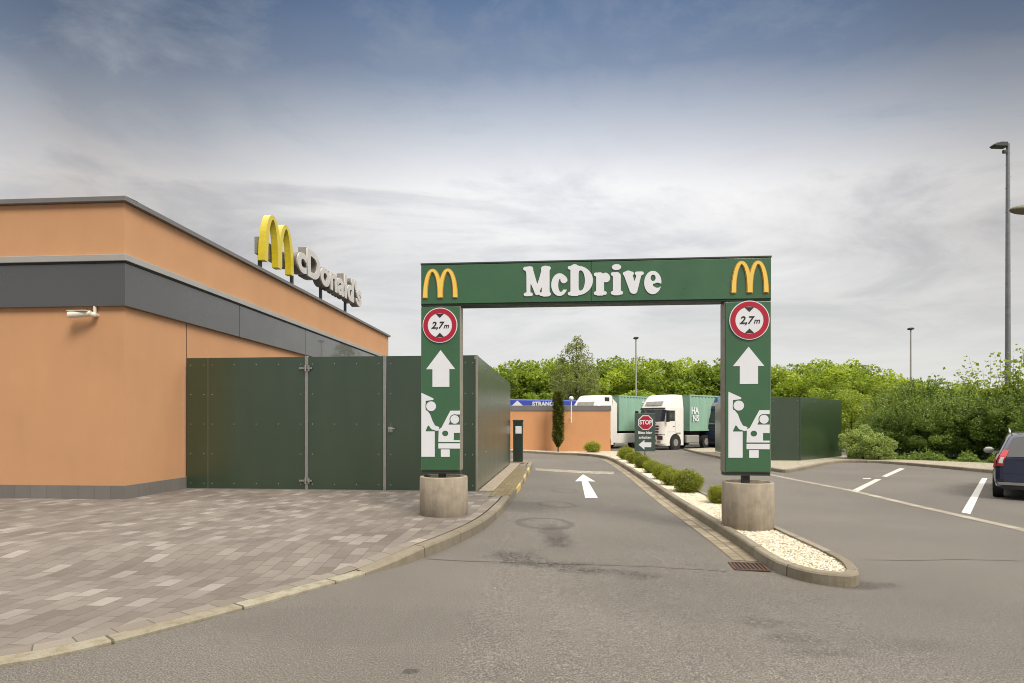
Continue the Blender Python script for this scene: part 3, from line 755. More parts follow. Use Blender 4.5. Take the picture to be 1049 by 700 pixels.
# ------------------------------------------------------------------ green yard fence on the left
fa, fb = (-7.27, 13.52), (-.745, 12.93)
fl = math.dist(fa, fb); fang = math.atan2(fb[1]-fa[1], fb[0]-fa[0])
yard = thing('yard_fence', 'tall dark green board fence with a gate beside the orange building', 'fence', (fa[0], fa[1], Z0), fang)
FH = 2.93
def px_to_t(px):
    k = (px-CX)/F; d = (math.cos(fang), math.sin(fang)); return (fa[0]-k*fa[1])/(k*d[1]-d[0])
def rivets(mb, x0, x1, z0, z1, y, cols, rowsn=5, r=.0125, outward=-1):
    mb.cur = 1
    for i in range(cols):
        for j in range(rowsn):
            if 0 < i < cols-1 and j in (1, 3): continue
            x = x0+(x1-x0)*i/(cols-1) if cols > 1 else (x0+x1)/2; z = z0+(z1-z0)*j/(rowsn-1)
            mb.cyl((x, y, z), (x, y+outward*.006, z), r, r*.7, 8)
edges = [191.5, 213, 312.4, 315.7, 392.4, 395.8, 472, 487.5]
T = [px_to_t(e) for e in edges]; T[0] = 0; T[-1] = fl
for a, b, cols in ((0, 1, 2), (1, 2, 5), (3, 4, 4), (5, 6, 3), (6, 7, 2)):
    x0, x1 = T[a]+.006, T[b]-.006
    rv = MB().box(x0, x1, 0, .03, .03, FH); rivets(rv, x0+.09, x1-.09, .14, FH-.16, 0, cols); rv.build('panel', M['fence'], yard, mat2=M['steel'])
MB().box(T[1]-.006, T[1]+.006, .004, .02, .03, FH-.005).build('joint', M['steel'], yard)
for a, b in ((2, 3), (4, 5)):
    MB().box(T[a]+.004, T[b]-.004, -.02, .06, .0, FH+.02).build('post', M['steel'], yard, bevel=.006)
for z in (.22, FH-.25):
    xh = T[2]+.01; h = MB(); h.box(xh-.13, xh+.16, -.035, -.021, z-.02, z+.02).cyl((xh+.02, -.05, z-.07), (xh+.02, -.05, z+.07), .02, None, 10); h.box(xh+.08, xh+.11, -.05, -.02, z-.06, z+.06)
    h.build('hinge', M['steel'], yard)
xl = T[5]+.09; MB().box(xl-.05, xl+.05, -.02, -.001, 1.28, 1.40).cyl((xl, -.02, 1.36), (xl, -.07, 1.36), .014, None, 8).cyl((xl, -.065, 1.36), (xl+.11, -.065, 1.36), .011, None, 8).build('lock', M['steel'], yard)
MB().box(T[0], fl, -.01, .045, -.01, .028).build('bottom_rail', M['steel'], yard)
# return side of the fence beside the lane
rx = math.atan2(21.9-12.93, -.06+.745); ret = thing('yard_fence_return', 'dark green board fence side running along the drive lane', 'fence', (fb[0], fb[1], Z0), rx)
rl = math.hypot(21.9-12.93, .685)
nP = 6
for i in range(nP):
    x0, x1 = rl*i/nP+.004, rl*(i+1)/nP-.004
    rv = MB().box(max(x0, .034), x1, 0, .03, .03, FH-.0); rivets(rv, x0+.08, x1-.08, .14, FH-.16, 0, 2); rv.build('panel', M['fence'], ret, mat2=M['steel'])
MB().box(.0, .03, -.012, .034, 0, FH+.004).build('corner_trim', M['frame_grey'], ret, bevel=.003)
MB().box(0, rl, .031, .06, FH-.08, FH-.02).build('top_rail', M['steel'], ret)
MB().box(.1, rl, -.34, -.02, -.02, .03).build('edging', M['concrete'], ret, bevel=.006)
MB().box(-.03, -.0, .0, 4, .03, FH).build('end_panel', M['fence'], ret, loc=(rl, .03, 0))

# ------------------------------------------------------------------ gantry
ga, gb = (-1.468, 9.75), (3.985, 9.297); gl_ = math.dist(ga, gb); gang = math.atan2(gb[1]-ga[1], gb[0]-ga[0])
gan = thing('drive_through_gantry', 'green gantry arch with white lettering spanning the drive lane', 'gantry', (ga[0], ga[1], 0), gang)
GT, GU, TH = 4.18, 3.489, .26
PL0, PL1, PR0, PR1 = 0, .645, gl_-.70, gl_
PB = .845
def gpx(px):     # local x of a pixel on the gantry front plane
    k = (px-CX)/F; d = (math.cos(gang), math.sin(gang)); return (ga[0]-k*ga[1])/(k*d[1]-d[0])
def gz(px, py):
    t = gpx(px); Y = ga[1]+math.sin(gang)*t; return EYE+(HY-py)*Y/F
for x0, x1, nm in ((PL0, PL1, 'post'), (PR0, PR1, 'post')):
    pp = MB().box(x0, x1, .012, TH, PB, GU-.006).build(nm, M['frame_grey'], gan, bevel=.008)
    MB().box(x0+.012, x1-.012, -.006, .0118, PB+.01, GU-.012).build('panel', M['sign_green'], pp, bevel=.004)
    MB().box(x0+.01, x1-.01, .02, TH-.02, PB-.05, PB-.001).build('foot', M['sign_dark'], pp)  # dark strip standing in for the shade under the post panel
    xc = (x0+x1)/2; MB().box(xc-.055, xc+.055, .09, .19, PB-.18, PB-.051).build('stub', M['lamp_dark'], pp)
beam = MB().box(0, gl_, .012, TH, GU, GT-.03).build('beam', M['sign_dark'], gan, bevel=.008)
xj = gpx(605.5)
MB().box(.006, xj-.004, -.006, .0118, GU+.035, GT-.035).build('panel', M['sign_green'], beam, bevel=.004)
MB().box(xj+.004, gl_-.006, -.006, .0118, GU+.035, GT-.035).build('panel', M['sign_green'], beam, bevel=.004)
MB().box(-.004, gl_+.004, -.012, TH+.01, GT-.029, GT).build('cap', M['sign_dark'], beam, bevel=.006)
FY = -.0065
# lettering
x0, x1 = gpx(536.3), gpx(677.5); sc_ = (x1-x0)/820
mb = MB(); field_mesh(mb, lambda X, Y: slab_letters(X, Y)-.3, -4, 826, -4, 182, 2.4, 1, 0, 0, 0, 1)
zb = gz(536, 303.8); hs = (gz(536, 274)-zb)/172
q = MB(); q.add([(x0+v[0]*sc_, FY-.012*(1-v[1]), zb+v[2]*hs) for v in mb.v], mb.f); q.build('lettering', M['white'], gan)
# arches
mb = MB(); field_mesh(mb, arches, -2, 102, -1, 102, 1.4, 1, 0, 0, 0, 1)
mo = MB(); field_mesh(mo, lambda X, Y: arches(X, Y)-2.2, -5, 105, -4, 105, 1.6, 1, 0, 0, 0, 1)
for (a, b, t, bt) in ((433.8, 468.5, 276.5, 305.5), (749, 786.5, 268.5, 300.3)):
    xa, xb = gpx(a), gpx(b); zb_ = gz(a, bt); zt_ = gz(a, t); sx, sz = (xb-xa)/100, (zt_-zb_)/98
    q = MB(); q.add([(xa+v[0]*sx, FY-.012*(1-v[1]), zb_+v[2]*sz) for v in mo.v], mo.f); em = q.build('arch_emblem', mat_simple('arch outline', (.50, .26, .03), .4) if 'arch outline' not in bpy.data.materials else bpy.data.materials['arch outline'], gan)
    q = MB(); q.add([(xa+v[0]*sx, FY-.012-.014*(1-v[1]), zb_+v[2]*sz) for v in mb.v], mb.f); q.build('arch_face', M['yellow'], em)
# height limit discs
def disc(mb, cx, cz, r, y0, y1, n=56, r_in=0):
    a = [(cx+r*math.cos(2*math.pi*i/n), cz+r*math.sin(2*math.pi*i/n)) for i in range(n)]
    if not r_in: return mb.prism(a, 'y', y0, y1)
    b = [(cx+r_in*math.cos(2*math.pi*i/n), cz+r_in*math.sin(2*math.pi*i/n)) for i in range(n)]
    vs = [(p[0], y, p[1]) for y in (y0, y1) for p in a+b]; fs = []
    for i in range(n):
        j = (i+1) % n; fs += [(i, j, n+j, n+i), (2*n+i, 3*n+i, 3*n+j, 2*n+j), (i, 2*n+i, 2*n+j, j), (n+i, n+j, 3*n+j, 3*n+i)]
    return mb.add(vs, fs)
for cxp, czp, rp in ((451, 333.6, 18.0), (767.2, 328.4, 19.2)):
    cx, cz = gpx(cxp), gz(cxp, czp); r = rp*9.6/F*(1.01)
    ds = disc(MB(), cx, cz, r, FY-.020, FY-.001).build('height_limit_sign', M['white'], gan)
    disc(MB(), cx, cz, r*.955, FY-.024, FY-.0202, r_in=r*.70).build('red_ring', M['red'], ds)
    for s in (1, -1): MB().prism([(cx-r*.23, cz+s*r*.66), (cx+r*.23, cz+s*r*.66), (cx, cz+s*r*.43)], 'y', FY-.026, FY-.0202).build('clearance_mark', M['black'], ds)
    text_part('2,7', r*.54, M['black'], ds, (cx-r*.17, FY-.022, cz-.005), bold=.004, extrude=.002, shear=.25, name='figures')
    text_part('m', r*.40, M['black'], ds, (cx+r*.36, FY-.022, cz-.015), bold=.002, extrude=.002, shear=.25, name='figures')
# arrows
for (xa, xb, yt, yb) in ((436.6, 466.4, 359, 396.6), (750.6, 782.8, 355.6, 393.6)):
    x0_, x1_ = gpx(xa), gpx(xb); zt, z0_ = gz(xa, yt), gz(xa, yb); w = x1_-x0_; cx = (x0_+x1_)/2; zh = zt-(zt-z0_)*.52
    MB().prism([(cx, zt), (x0_, zh), (cx-w*.28, zh), (cx-w*.28, z0_), (cx+w*.30, z0_), (cx+w*.30, zh), (x1_, zh)], 'y', FY-.004, FY).build('arrow', M['white'], gan)
mb = MB(); field_mesh(mb, figures, 56, 408, -78, 504, 2.2, 1, 0, 0, 0, 1)
for (xa, xb, yt, yb) in ((431.8, 471.3, 402.6, 468), (746, 788.2, 401.5, 469)):
    x0_, x1_ = gpx(xa), gpx(xb); sx = (x1_-x0_)/340; z0_ = gz(xa, yb); sz = (gz(xa, yt)-z0_)/570
    q = MB(); q.add([(x0_+(v[0]-62)*sx, FY-.004*(1-v[1]), z0_+(v[2]+71)*sz) for v in mb.v], mb.f); q.build('pictogram', M['white'], gan)

def base(x, y, z, label, h):
    t = thing('concrete_base', label, 'base', (x, y, z), 0, None)
    n = 56; r = .383
    MB().lathe([(r-.012, 0), (r, .012), (r+.004, h*.5), (r, h-.014), (r-.012, h), (r-.055, h), (r-.06, h-.035), (0.0, h-.045)], n).build('ring', M['concrete'], t, merge=True)
base(-1.10, 9.76, Z0-.01, 'round concrete footing under the left gantry post on the pavers', .635)
base(3.68, 9.45, G(3.68, 9.45)+IH-.06, 'round concrete footing under the right gantry post on the gravel island', .74)

# ------------------------------------------------------------------ terminal post by the lane
c = P(530.8, 474.5, .142); t = thing('bollard_column', 'dark green square column with a small white plate beside the lane', 'bollard', (c[0], c[1], .12), -SITE)
w = .18; HB = 1.62
MB().box(-w, w, -w, w, 0, HB-.08).build('shaft', M['post_green'], t, bevel=.01); MB().box(-w-.015, w+.015, -w-.015, w+.015, HB-.079, HB).build('cap', M['lamp_dark'], t, bevel=.01)
MB().box(-.09, .14, -w-.012, -w-.001, HB-.52, HB-.24).build('plate', M['white'], t, bevel=.004)
MB().box(-w-.06, w+.06, -w-.06, w+.06, -.02, .03).build('foot', M['concrete'], t)

# ------------------------------------------------------------------ orange enclosure wall at the end
yw = 38.3
xw0, xw1 = -6.0, (625.5-CX)/F*yw
ew = thing('enclosure_wall', 'low orange rendered wall with a dark grey coping at the end of the lane', 'wall', (0, 0, 0))
zc = EYE+(HY-421)*yw/F; zt = EYE+(HY-415.6)*yw/F
MB().box(xw0, xw1, yw, yw+.3, -.25, zc).box(xw1-.3, xw1, yw+.3, yw+6, -.25, zc).build('wall', M['stucco_far'], ew)
MB().box(xw0, xw1+.04, yw-.04, yw+.34, zc+.001, zt).box(xw1-.34, xw1+.04, yw+.34, yw+6, zc+.001, zt).build('coping', M['cap_dark'], ew, bevel=.01)
c = (585.2-CX)/F*37.6; t = thing('ball_lamp_post', 'thin white post with a small ball top before the orange wall', 'lamp post', (c, 37.6, -.05))
MB().cyl((0,0,1.7), (0,0,3.05), .035).cyl((0, .7, 2.0), (0, 0, 1.9), .02).build('pole', M['white'], t); MB().ball((0,0,3.2), .15, 10).build('ball_top', M['white'], t)
MB().cyl((0,0,0), (0,0,1.7), .02).build('lower_pole', M['stucco_far'], t)

# ------------------------------------------------------------------ stop sign board
c = P(661, 461.5); dS = 25.0; xS = (660.8-CX)/F*dS
t = thing('stop_sign_board', 'dark board with a red octagonal STOP sign and a white left arrow', 'sign', (xS, dS, G(xS, dS)+.1), R(-4))
q_ = dS/F; zz = lambda py: EYE+(HY-py)*q_-(G(xS, dS)+.1)
hw = 10.4*q_
bd_ = MB().box(-hw, hw, 0, .06, zz(462.5), zz(423.5)).build('board', M['board'], t, bevel=.01)
MB().cyl((0, .03, 0), (0, .03, zz(462.5)), .035, None, 10).build('post', M['steel'], t)
def octo(cx, cz, r): return [(cx+r*math.cos(math.pi/8+i*math.pi/4), cz+r*math.sin(math.pi/8+i*math.pi/4)) for i in range(8)]
oc = MB().prism(octo(0.02, zz(433), 8.0*q_), 'y', -.012, -.001).build('stop_sign', M['white'], t)
MB().prism(octo(0.02, zz(433), 7.1*q_), 'y', -.018, -.0122).build('red_face', M['red'], oc)
text_part('STOP', .245, M['white'], oc, (.02, -.021, zz(433)), bold=.008, extrude=.002, xs=.86)
text_part('Bitte hier', .15, M['white'], t, (0, -.006, zz(443.5)), bold=.004, extrude=.003)
text_part('anhalten', .15, M['white'], t, (0, -.006, zz(448.3)), bold=.004, extrude=.003)
cz = zz(455.8); aw = 6.6*q_; MB().prism([(-aw, cz), (-aw*.1, cz+.20), (-aw*.1, cz+.10), (aw*.95, cz+.10), (aw*.95, cz-.10), (-aw*.1, cz-.10), (-aw*.1, cz-.20)], 'y', -.008, -.001).build('arrow', M['white'], t)

# ------------------------------------------------------------------ green fence box on the right
bx = thing('bin_fence', 'dark green board enclosure standing at the edge of the car park', 'fence', (0, 0, -.12))
pts = [((732.5-CX)/F*37, 37), (11.9, 27.8), (13.17, 27.7), (17.1, 31.4)]
for (a, b, k) in ((pts[0], pts[1], 4), (pts[1], pts[2], 1), (pts[2], pts[3], 3)):
    for i in range(k):
        p0 = Vector((a[0]+(b[0]-a[0])*i/k, a[1]+(b[1]-a[1])*i/k)); p1 = Vector((a[0]+(b[0]-a[0])*(i+1)/k, a[1]+(b[1]-a[1])*(i+1)/k)); d = (p1-p0); L = d.length; ang = math.atan2(d.y, d.x)
        rv = MB().box(.006, L-.006, 0, .03, .02, 2.93); rivets(rv, .1, L-.1, .14, 2.77, 0, 2); rv.build('panel', M['fence'], bx, loc=(p0.x, p0.y, 0), rz=ang, mat2=M['steel'])
MB().box(-.03, .03, -.03, .03, 0, 2.94).build('corner_post', M['fence'], bx, loc=(13.19, 27.72, 0)); MB().box(-.03, .03, -.03, .03, 0, 2.94).build('corner_post', M['fence'], bx, loc=(11.88, 27.8, 0))

# ------------------------------------------------------------------ street lamps
def lamp(px, d, ytop, rb, rt, label, head, steps=False, mat='steel_dull', hs=1.0):
    x = (px-CX)/F*d; zt = EYE+(HY-ytop)*d/F; z0 = G(x, d)
    t = thing('street_lamp', label, 'street lamp', (x, d, z0)); H = zt-z0
    MB().cyl((0,0,0), (0,0,H), rb, rt, 14).build('pole', M[mat], t)
    if head == 'side':
        MB().cyl((0,0,H-.1), (-.25,0,H-.1), .05, .05, 10).build('bracket', M['lamp_dark'], t)
        MB().prism([(-.15*hs, H-.22), (-.95*hs, H-.20), (-1.12*hs, H-.12), (-.95*hs, H+.0), (-.6*hs, H+.06), (-.15*hs, H+.06)], 'y', -.2, .2).build('lamp_head', M['lamp_dark'], t, bevel=.04)
        MB().box(-.28, .0, -.06, .06, H-.52, H-.34).build('floodlight', M['lamp_dark'], t, bevel=.02)
    else:
        MB().prism([(-.18, H+.0), (-.26, H+.1), (-.18, H+.2), (.18, H+.2), (.26, H+.1), (.18, H)], 'y', -.22, .22).build('lamp_head', M['lamp_dark'], t, bevel=.04)
    if steps:
        for i in range(22): z = 3+i*(H-3.5)/21; sx = .16 if i % 2 else -.16; MB().cyl((0,0,z), (sx, 0, z), .013, None, 6).build('climbing_rung', M['steel_dull'], t)
    return t
lamp(1032.5, 33, 147.5, .15, .09, 'tall grey lamp mast with a side lantern rising above the right shrubs', 'side', True, hs=.8)
lamp(933, 60, 338, .10, .07, 'distant grey lamp post above the dark shrubs', 'top', mat='trim')
lamp(651.5, 60, 347.5, .10, .07, 'distant grey lamp post behind the green container', 'top', mat='trim')
# lamp just outside the frame whose lantern reaches in
d_ = 12.5; zl = EYE+(HY-215)*d_/F; xl_ = (1035-CX)/F*d_
t = thing('street_lamp', 'weathered lamp lantern reaching in at the right edge of the picture', 'street lamp', (xl_+2.3, d_, G(12, d_)))
zl -= G(12, d_)
mb = MB(); mb.ball((-1.95, 0, zl), .36, 12, (1.0, .42, .26)); mb.build('lamp_head', M['lamp_olive'], t)
MB().tube([(-1.62,0,zl), (-1.0,0,zl-.02), (-.3,0,zl-.12), (0,0,zl-.45), (0,0,zl-1.2)], .045, 10).build('arm', M['steel_dull'], t)
MB().cyl((0,0,0), (0,0,zl-1.1), .09, .06, 14).build('pole', M['steel_dull'], t)

# ------------------------------------------------------------------ lorries
def cab_surface(z, a, kind='high', grow=0):
    """ring point of the cab shell at height z; a in -1..1 across the front, beyond 1: along the side"""
    hw = 1.22+(.0 if z < 2.9 else -.12*(z-2.9))
    if z < .45: fy = -.10
    elif z < 1.1: fy = -.0
    elif z < 1.9: fy = -.04-.08*(z-1.1)/.8
    elif z < 2.95: fy = -.12-.30*(z-1.9)/1.05
    else: fy = -.42-.75*((z-2.95)/.95)**1.4
    return hw+grow, fy+grow
def cab_ring(z, grow=0, back=-2.25):
    hw, fy = cab_surface(z, 0, grow=grow); r = .34; pts = [(-hw, back)]
    for i in range(7): t = math.pi-math.pi/2*i/6; pts.append((-hw+r+r*math.cos(t), fy-r+r*math.sin(t)))
    for i in range(7): t = math.pi/2-math.pi/2*i/6; pts.append((hw-r+r*math.cos(t), fy-r+r*math.sin(t)))
    pts.append((hw, back)); return [(x, y-.06*(x/hw)**2, z) for x, y in pts]
def patch(x0, x1, z0, z1, grow, nu=8, nv=4):            # front patch
    def f(u, v):
        z = z0+(z1-z0)*v; hw, fy = cab_surface(z, 0, grow=grow); x = x0+(x1-x0)*u; r = .34
        ax = abs(x)-(hw-r); y = fy if ax <= 0 else fy-r+math.sqrt(max(0, r*r-ax*ax)); return (x, y-.06*(x/hw)**2, z)
    return MB().grid(f, nu, nv)
def wheel(t, x, y, r=.5, w=.3):
    s = 1 if x > 0 else -1
    o = MB().cyl((x-w/2, y, r), (x+w/2, y, r), r, r, 28).build('wheel', M['rubber'], t)
    MB().cyl((x+s*w/2-s*.05, y, r), (x+s*(w/2+.012), y, r), r*.56, r*.5, 20).build('rim', M['lorry_grey'], o)
def make_lorry(label, paint, loc, head, container=True, group=None, skirt=False):
    t = thing('container_lorry', label, 'lorry', loc, head, group)
    zs = [.30, .45, .451, 1.1, 1.101, 1.5, 1.9, 2.2, 2.6, 2.95, 3.2, 3.45, 3.65, 3.8, 3.88]
    rings = [cab_ring(z, -.0 if z < 3.86 else -.1) for z in zs]; n = len(rings[0]); mb = MB()
    vs = [p for r in rings for p in r]; fs = [(k*n+i, k*n+(i+1) % n, (k+1)*n+(i+1) % n, (k+1)*n+i) for k in range(len(zs)-1) for i in range(n)]
    fs += [tuple(range(n-1, -1, -1)), tuple((len(zs)-1)*n+i for i in range(n))]
    mb.add(vs, fs); cab = mb.build('cab', paint, t)
    patch(-1.14, 1.14, 1.98, 2.80, .012, 14, 5).build('windscreen', M['glass'], cab)
    patch(-1.1, 1.1, 2.82, 2.95, .06, 14, 2).build('sun_visor', M['black'], cab)
    patch(-.75, .75, 3.12, 3.40, .015, 10, 3).build('roof_plate', M['lorry_grey'], cab)
    gr = MB()
    for k in range(4): q = patch(-.8, .8, 1.02+k*.19, 1.13+k*.19, .014, 8, 1); gr.add(q.v, q.f)
    gr.build('grille', M['black'], cab)
    q = patch(-.55, .55, 1.80, 1.89, .012, 8, 1).build('badge_strip', M['lorry_grey'], cab)
    lo = patch(-.6, .6, .42, .78, .014, 8, 2).build('lower_grille', M['black'], cab)
    patch(-1.2, 1.2, 1.085, 1.11, .006, 14, 1).build('bumper_gap', M['black'], cab); patch(-1.2, 1.2, .30, .40, .004, 14, 1).build('bumper_lip', M['black'], cab)
    for s in (-1, 1): fx = sorted((s*.70, s*1.0)); patch(fx[0], fx[1], .50, .62, .012, 4, 1).build('fog_light', M['lorry_grey'], cab)
    patch(-.22, .22, 1.92, 1.97, .03, 4, 1).build('wiper', M['black'], cab)
    for s in (-1, 1):
        x0, x1 = (s*.72, s*1.12) if s > 0 else (s*1.12, s*.72); patch(x0, x1, .72, .98, .016, 6, 3).build('headlight', M['glass'], cab)
        MB().box(min(s*1.223, s*1.235), max(s*1.223, s*1.235), -1.32, -.62, 2.02, 2.75).build('side_window', M['glass'], cab)
        m_ = MB().box(min(s*1.28, s*1.50), max(s*1.28, s*1.50), -.42, -.28, 1.95, 2.75); m_.box(min(s*1.2, s*1.3), max(s*1.2, s*1.3), -.38, -.33, 2.6, 2.66); m_.build('mirror', M['black'], cab, bevel=.03)
        MB().box(min(s*1.2205, s*1.226), max(s*1.2205, s*1.226), -1.38, -1.365, .9, 2.8).box(min(s*1.2205, s*1.226), max(s*1.2205, s*1.226), -1.38, -.5, 1.25, 1.262).build('door_gap', M['black'], cab)
        MB().cyl((s*1.05, -1.38, .5), (s*1.2385, -1.38, .5), .62, .62, 30).build('wheel_arch', M['black'], cab)
        MB().box(min(s*1.0, s*1.22), max(s*1.0, s*1.22), -4.2, -2.7, .45, 1.0).build('side_tank', M['trim'], t, bevel=.05); MB().box(min(s*1.0, s*1.2), max(s*1.0, s*1.2), -8.6, -6.2, .5, .95).build('side_guard', M['trim'], t, bevel=.03); MB().box(min(s*1.222, s*1.25), max(s*1.222, s*1.25), -1.95, -1.45, .52+.6, .60+.6).build('step', M['lorry_grey'], cab)
        MB().box(min(s*1.222, s*1.24), max(s*1.222, s*1.24), -1.30, -1.12, 1.62, 1.66).build('door_handle', M['black'], cab)
        wheel(t, s*1.12, -1.38); wheel(t, s*1.05, -5.1)
        if container:
            for yy in (-10.6, -11.9, -13.2): wheel(t, s*1.05, yy)
        if skirt: MB().box(min(s*1.13, s*1.16), max(s*1.13, s*1.16), -1.9, -1.35, 3.42, 3.72).build('roof_vent', M['black'], cab, bevel=.02)
        if skirt: MB().prism([(-2.26, 3.6), (-2.26, .45), (-2.75, .45), (-2.75, 3.3)], 'x', min(s*1.2, s*1.23), max(s*1.2, s*1.23)).build('side_fairing', paint, t); MB().box(min(s*1.16, s*1.235), max(s*1.16, s*1.235), -6.6, -2.76, .40, 1.12).build('side_skirt', paint, t, bevel=.03)
    ch = MB(); ch.box(-.45, .45, -6.0, -1.0, .75, 1.05)
    if container: ch.box(-.5, .5, -15, -4, 1.05, 1.25).box(-1.2, 1.2, -15.0, -14.8, .6, 1.25)
    ch.build('chassis', M['chassis'], t)
    if container:
        L, y1, h0, h1, nn = 12.2, -3.05, 1.30, 3.92, 120
        v = []; pr = []
        for i in range(nn+1):
            ph = i % 4; o_ = 0 if ph in (0, 1) else .045; pr.append((y1-.12-(L-.24)*i/nn, o_))
        cm = MB()
        for s in (-1, 1):
            cm.add([(s*(1.20-o_), y, z) for y, o_ in pr for z in (h0+.14, h1-.10)], [(2*i, 2*i+2, 2*i+3, 2*i+1) for i in range(nn)])
            for (za, zb_) in ((h0, h0+.14), (h1-.10, h1)): cm.box(min(s*1.12, s*1.22), max(s*1.12, s*1.22), y1-L, y1, za, zb_)
            for yy in (y1-.13, y1-L): cm.box(min(s*1.10, s*1.22), max(s*1.10, s*1.22), yy, yy+.13, h0+.14, h1-.10)
        cm.box(-1.12, 1.12, y1-.06, y1-.02, h0, h1-.02).box(-1.12, 1.12, y1-L+.02, y1-L+.06, h0, h1-.02).box(-1.12, 1.12, y1-L, y1, h1-.06, h1-.03).box(-1.12, 1.12, y1-L, y1, h0, h0+.1)
        ct = cm.build('container', M['container'], t)
    else: ct = None
    return t, ct
hd = math.atan2(-.79, .61)      # local +y (front) -> world (-.79,-.61)
hd = math.atan2(-(-.79), -.61)  # rotation that takes (0,1) to (-.79,-.61)
def lorry_at(px, d): x = (px-CX)/F*d; return (x, d, G(x, d))
tw, cw = make_lorry('white tractor lorry with a green container, middle of the parked lorries', M['lorry_white'], lorry_at(664.5, 42.6), hd, group='container lorries parked beyond the island')
text_part('HA', .62, M['white'], cw, (-1.232, -3.65, 2.75), (math.pi/2, 0, -math.pi/2), bold=.03, extrude=.003, align='CENTER', xs=1)
text_part('NS', .62, M['white'], cw, (-1.232, -3.75, 2.2), (math.pi/2, 0, -math.pi/2), bold=.02, extrude=.003, align='CENTER', xs=1)
tl, cl = make_lorry('white lorry with a green container partly behind the orange wall', M['lorry_white'], lorry_at(594.5, 43.0), hd+R(8), skirt=True, group='container lorries parked beyond the island')
for i, ch_ in enumerate('HANS'): text_part(ch_, .55, M['white'], cl, (-1.232, -6.2, 3.45-i*.6), (math.pi/2, 0, -math.pi/2), bold=.02, extrude=.003)
tb, cb = make_lorry('dark blue lorry half hidden behind the right gantry post', M['lorry_blue'], lorry_at(731, 44.5), hd, container=True, group='container lorries parked beyond the island')

# blue covered trailer behind the wall
dB = 46; xB0, xB1 = (470-CX)/F*dB, (592-CX)/F*dB
t = thing('blue_trailer', 'blue tarpaulin trailer with white lettering and a mountain emblem behind the orange wall', 'trailer', (0, 0, 0))
zB = lambda py: EYE+(HY-py)*dB/F
prof = [(dB, .9), (dB, zB(409)), (dB+.3, zB(407.6)), (dB+2.2, zB(407.6)), (dB+2.5, zB(409)), (dB+2.5, .9)]
mb = MB(); a_ = [(xB0, y, z) for y, z in prof]; b_ = [(xB1, y, z-.18) for y, z in prof]; n = 6
mb.add(a_+b_, [(i, (i+1) % n, n+(i+1) % n, n+i) for i in range(n)]+[tuple(range(n)), tuple(range(2*n-1, n-1, -1))]); mb.build('tarpaulin', M['banner_blue'], t)
MB().box(xB0, xB1, dB+.2, dB+2.3, .55, .89).build('chassis', M['chassis'], t)
for xx in (xB0+1.5, xB0+2.9, xB1-1.5):
    for yy in (dB+.4, dB+2.1): MB().cyl((xx, yy-.15, .28), (xx, yy+.15, .28), .5, None, 24).build('wheel', M['rubber'], t)
xe = lambda px: (px-CX)/F*dB
MB().prism([(xe(523.5), zB(416.5)), (xe(530), zB(410.5)), (xe(536.5), zB(416.5))], 'y', dB-.02, dB-.004).build('mountain_emblem', M['white'], t)
text_part('STRANOVA', .42, M['white'], t, (xe(560), dB-.012, zB(414)), bold=.018, extrude=.005, xs=1.0)

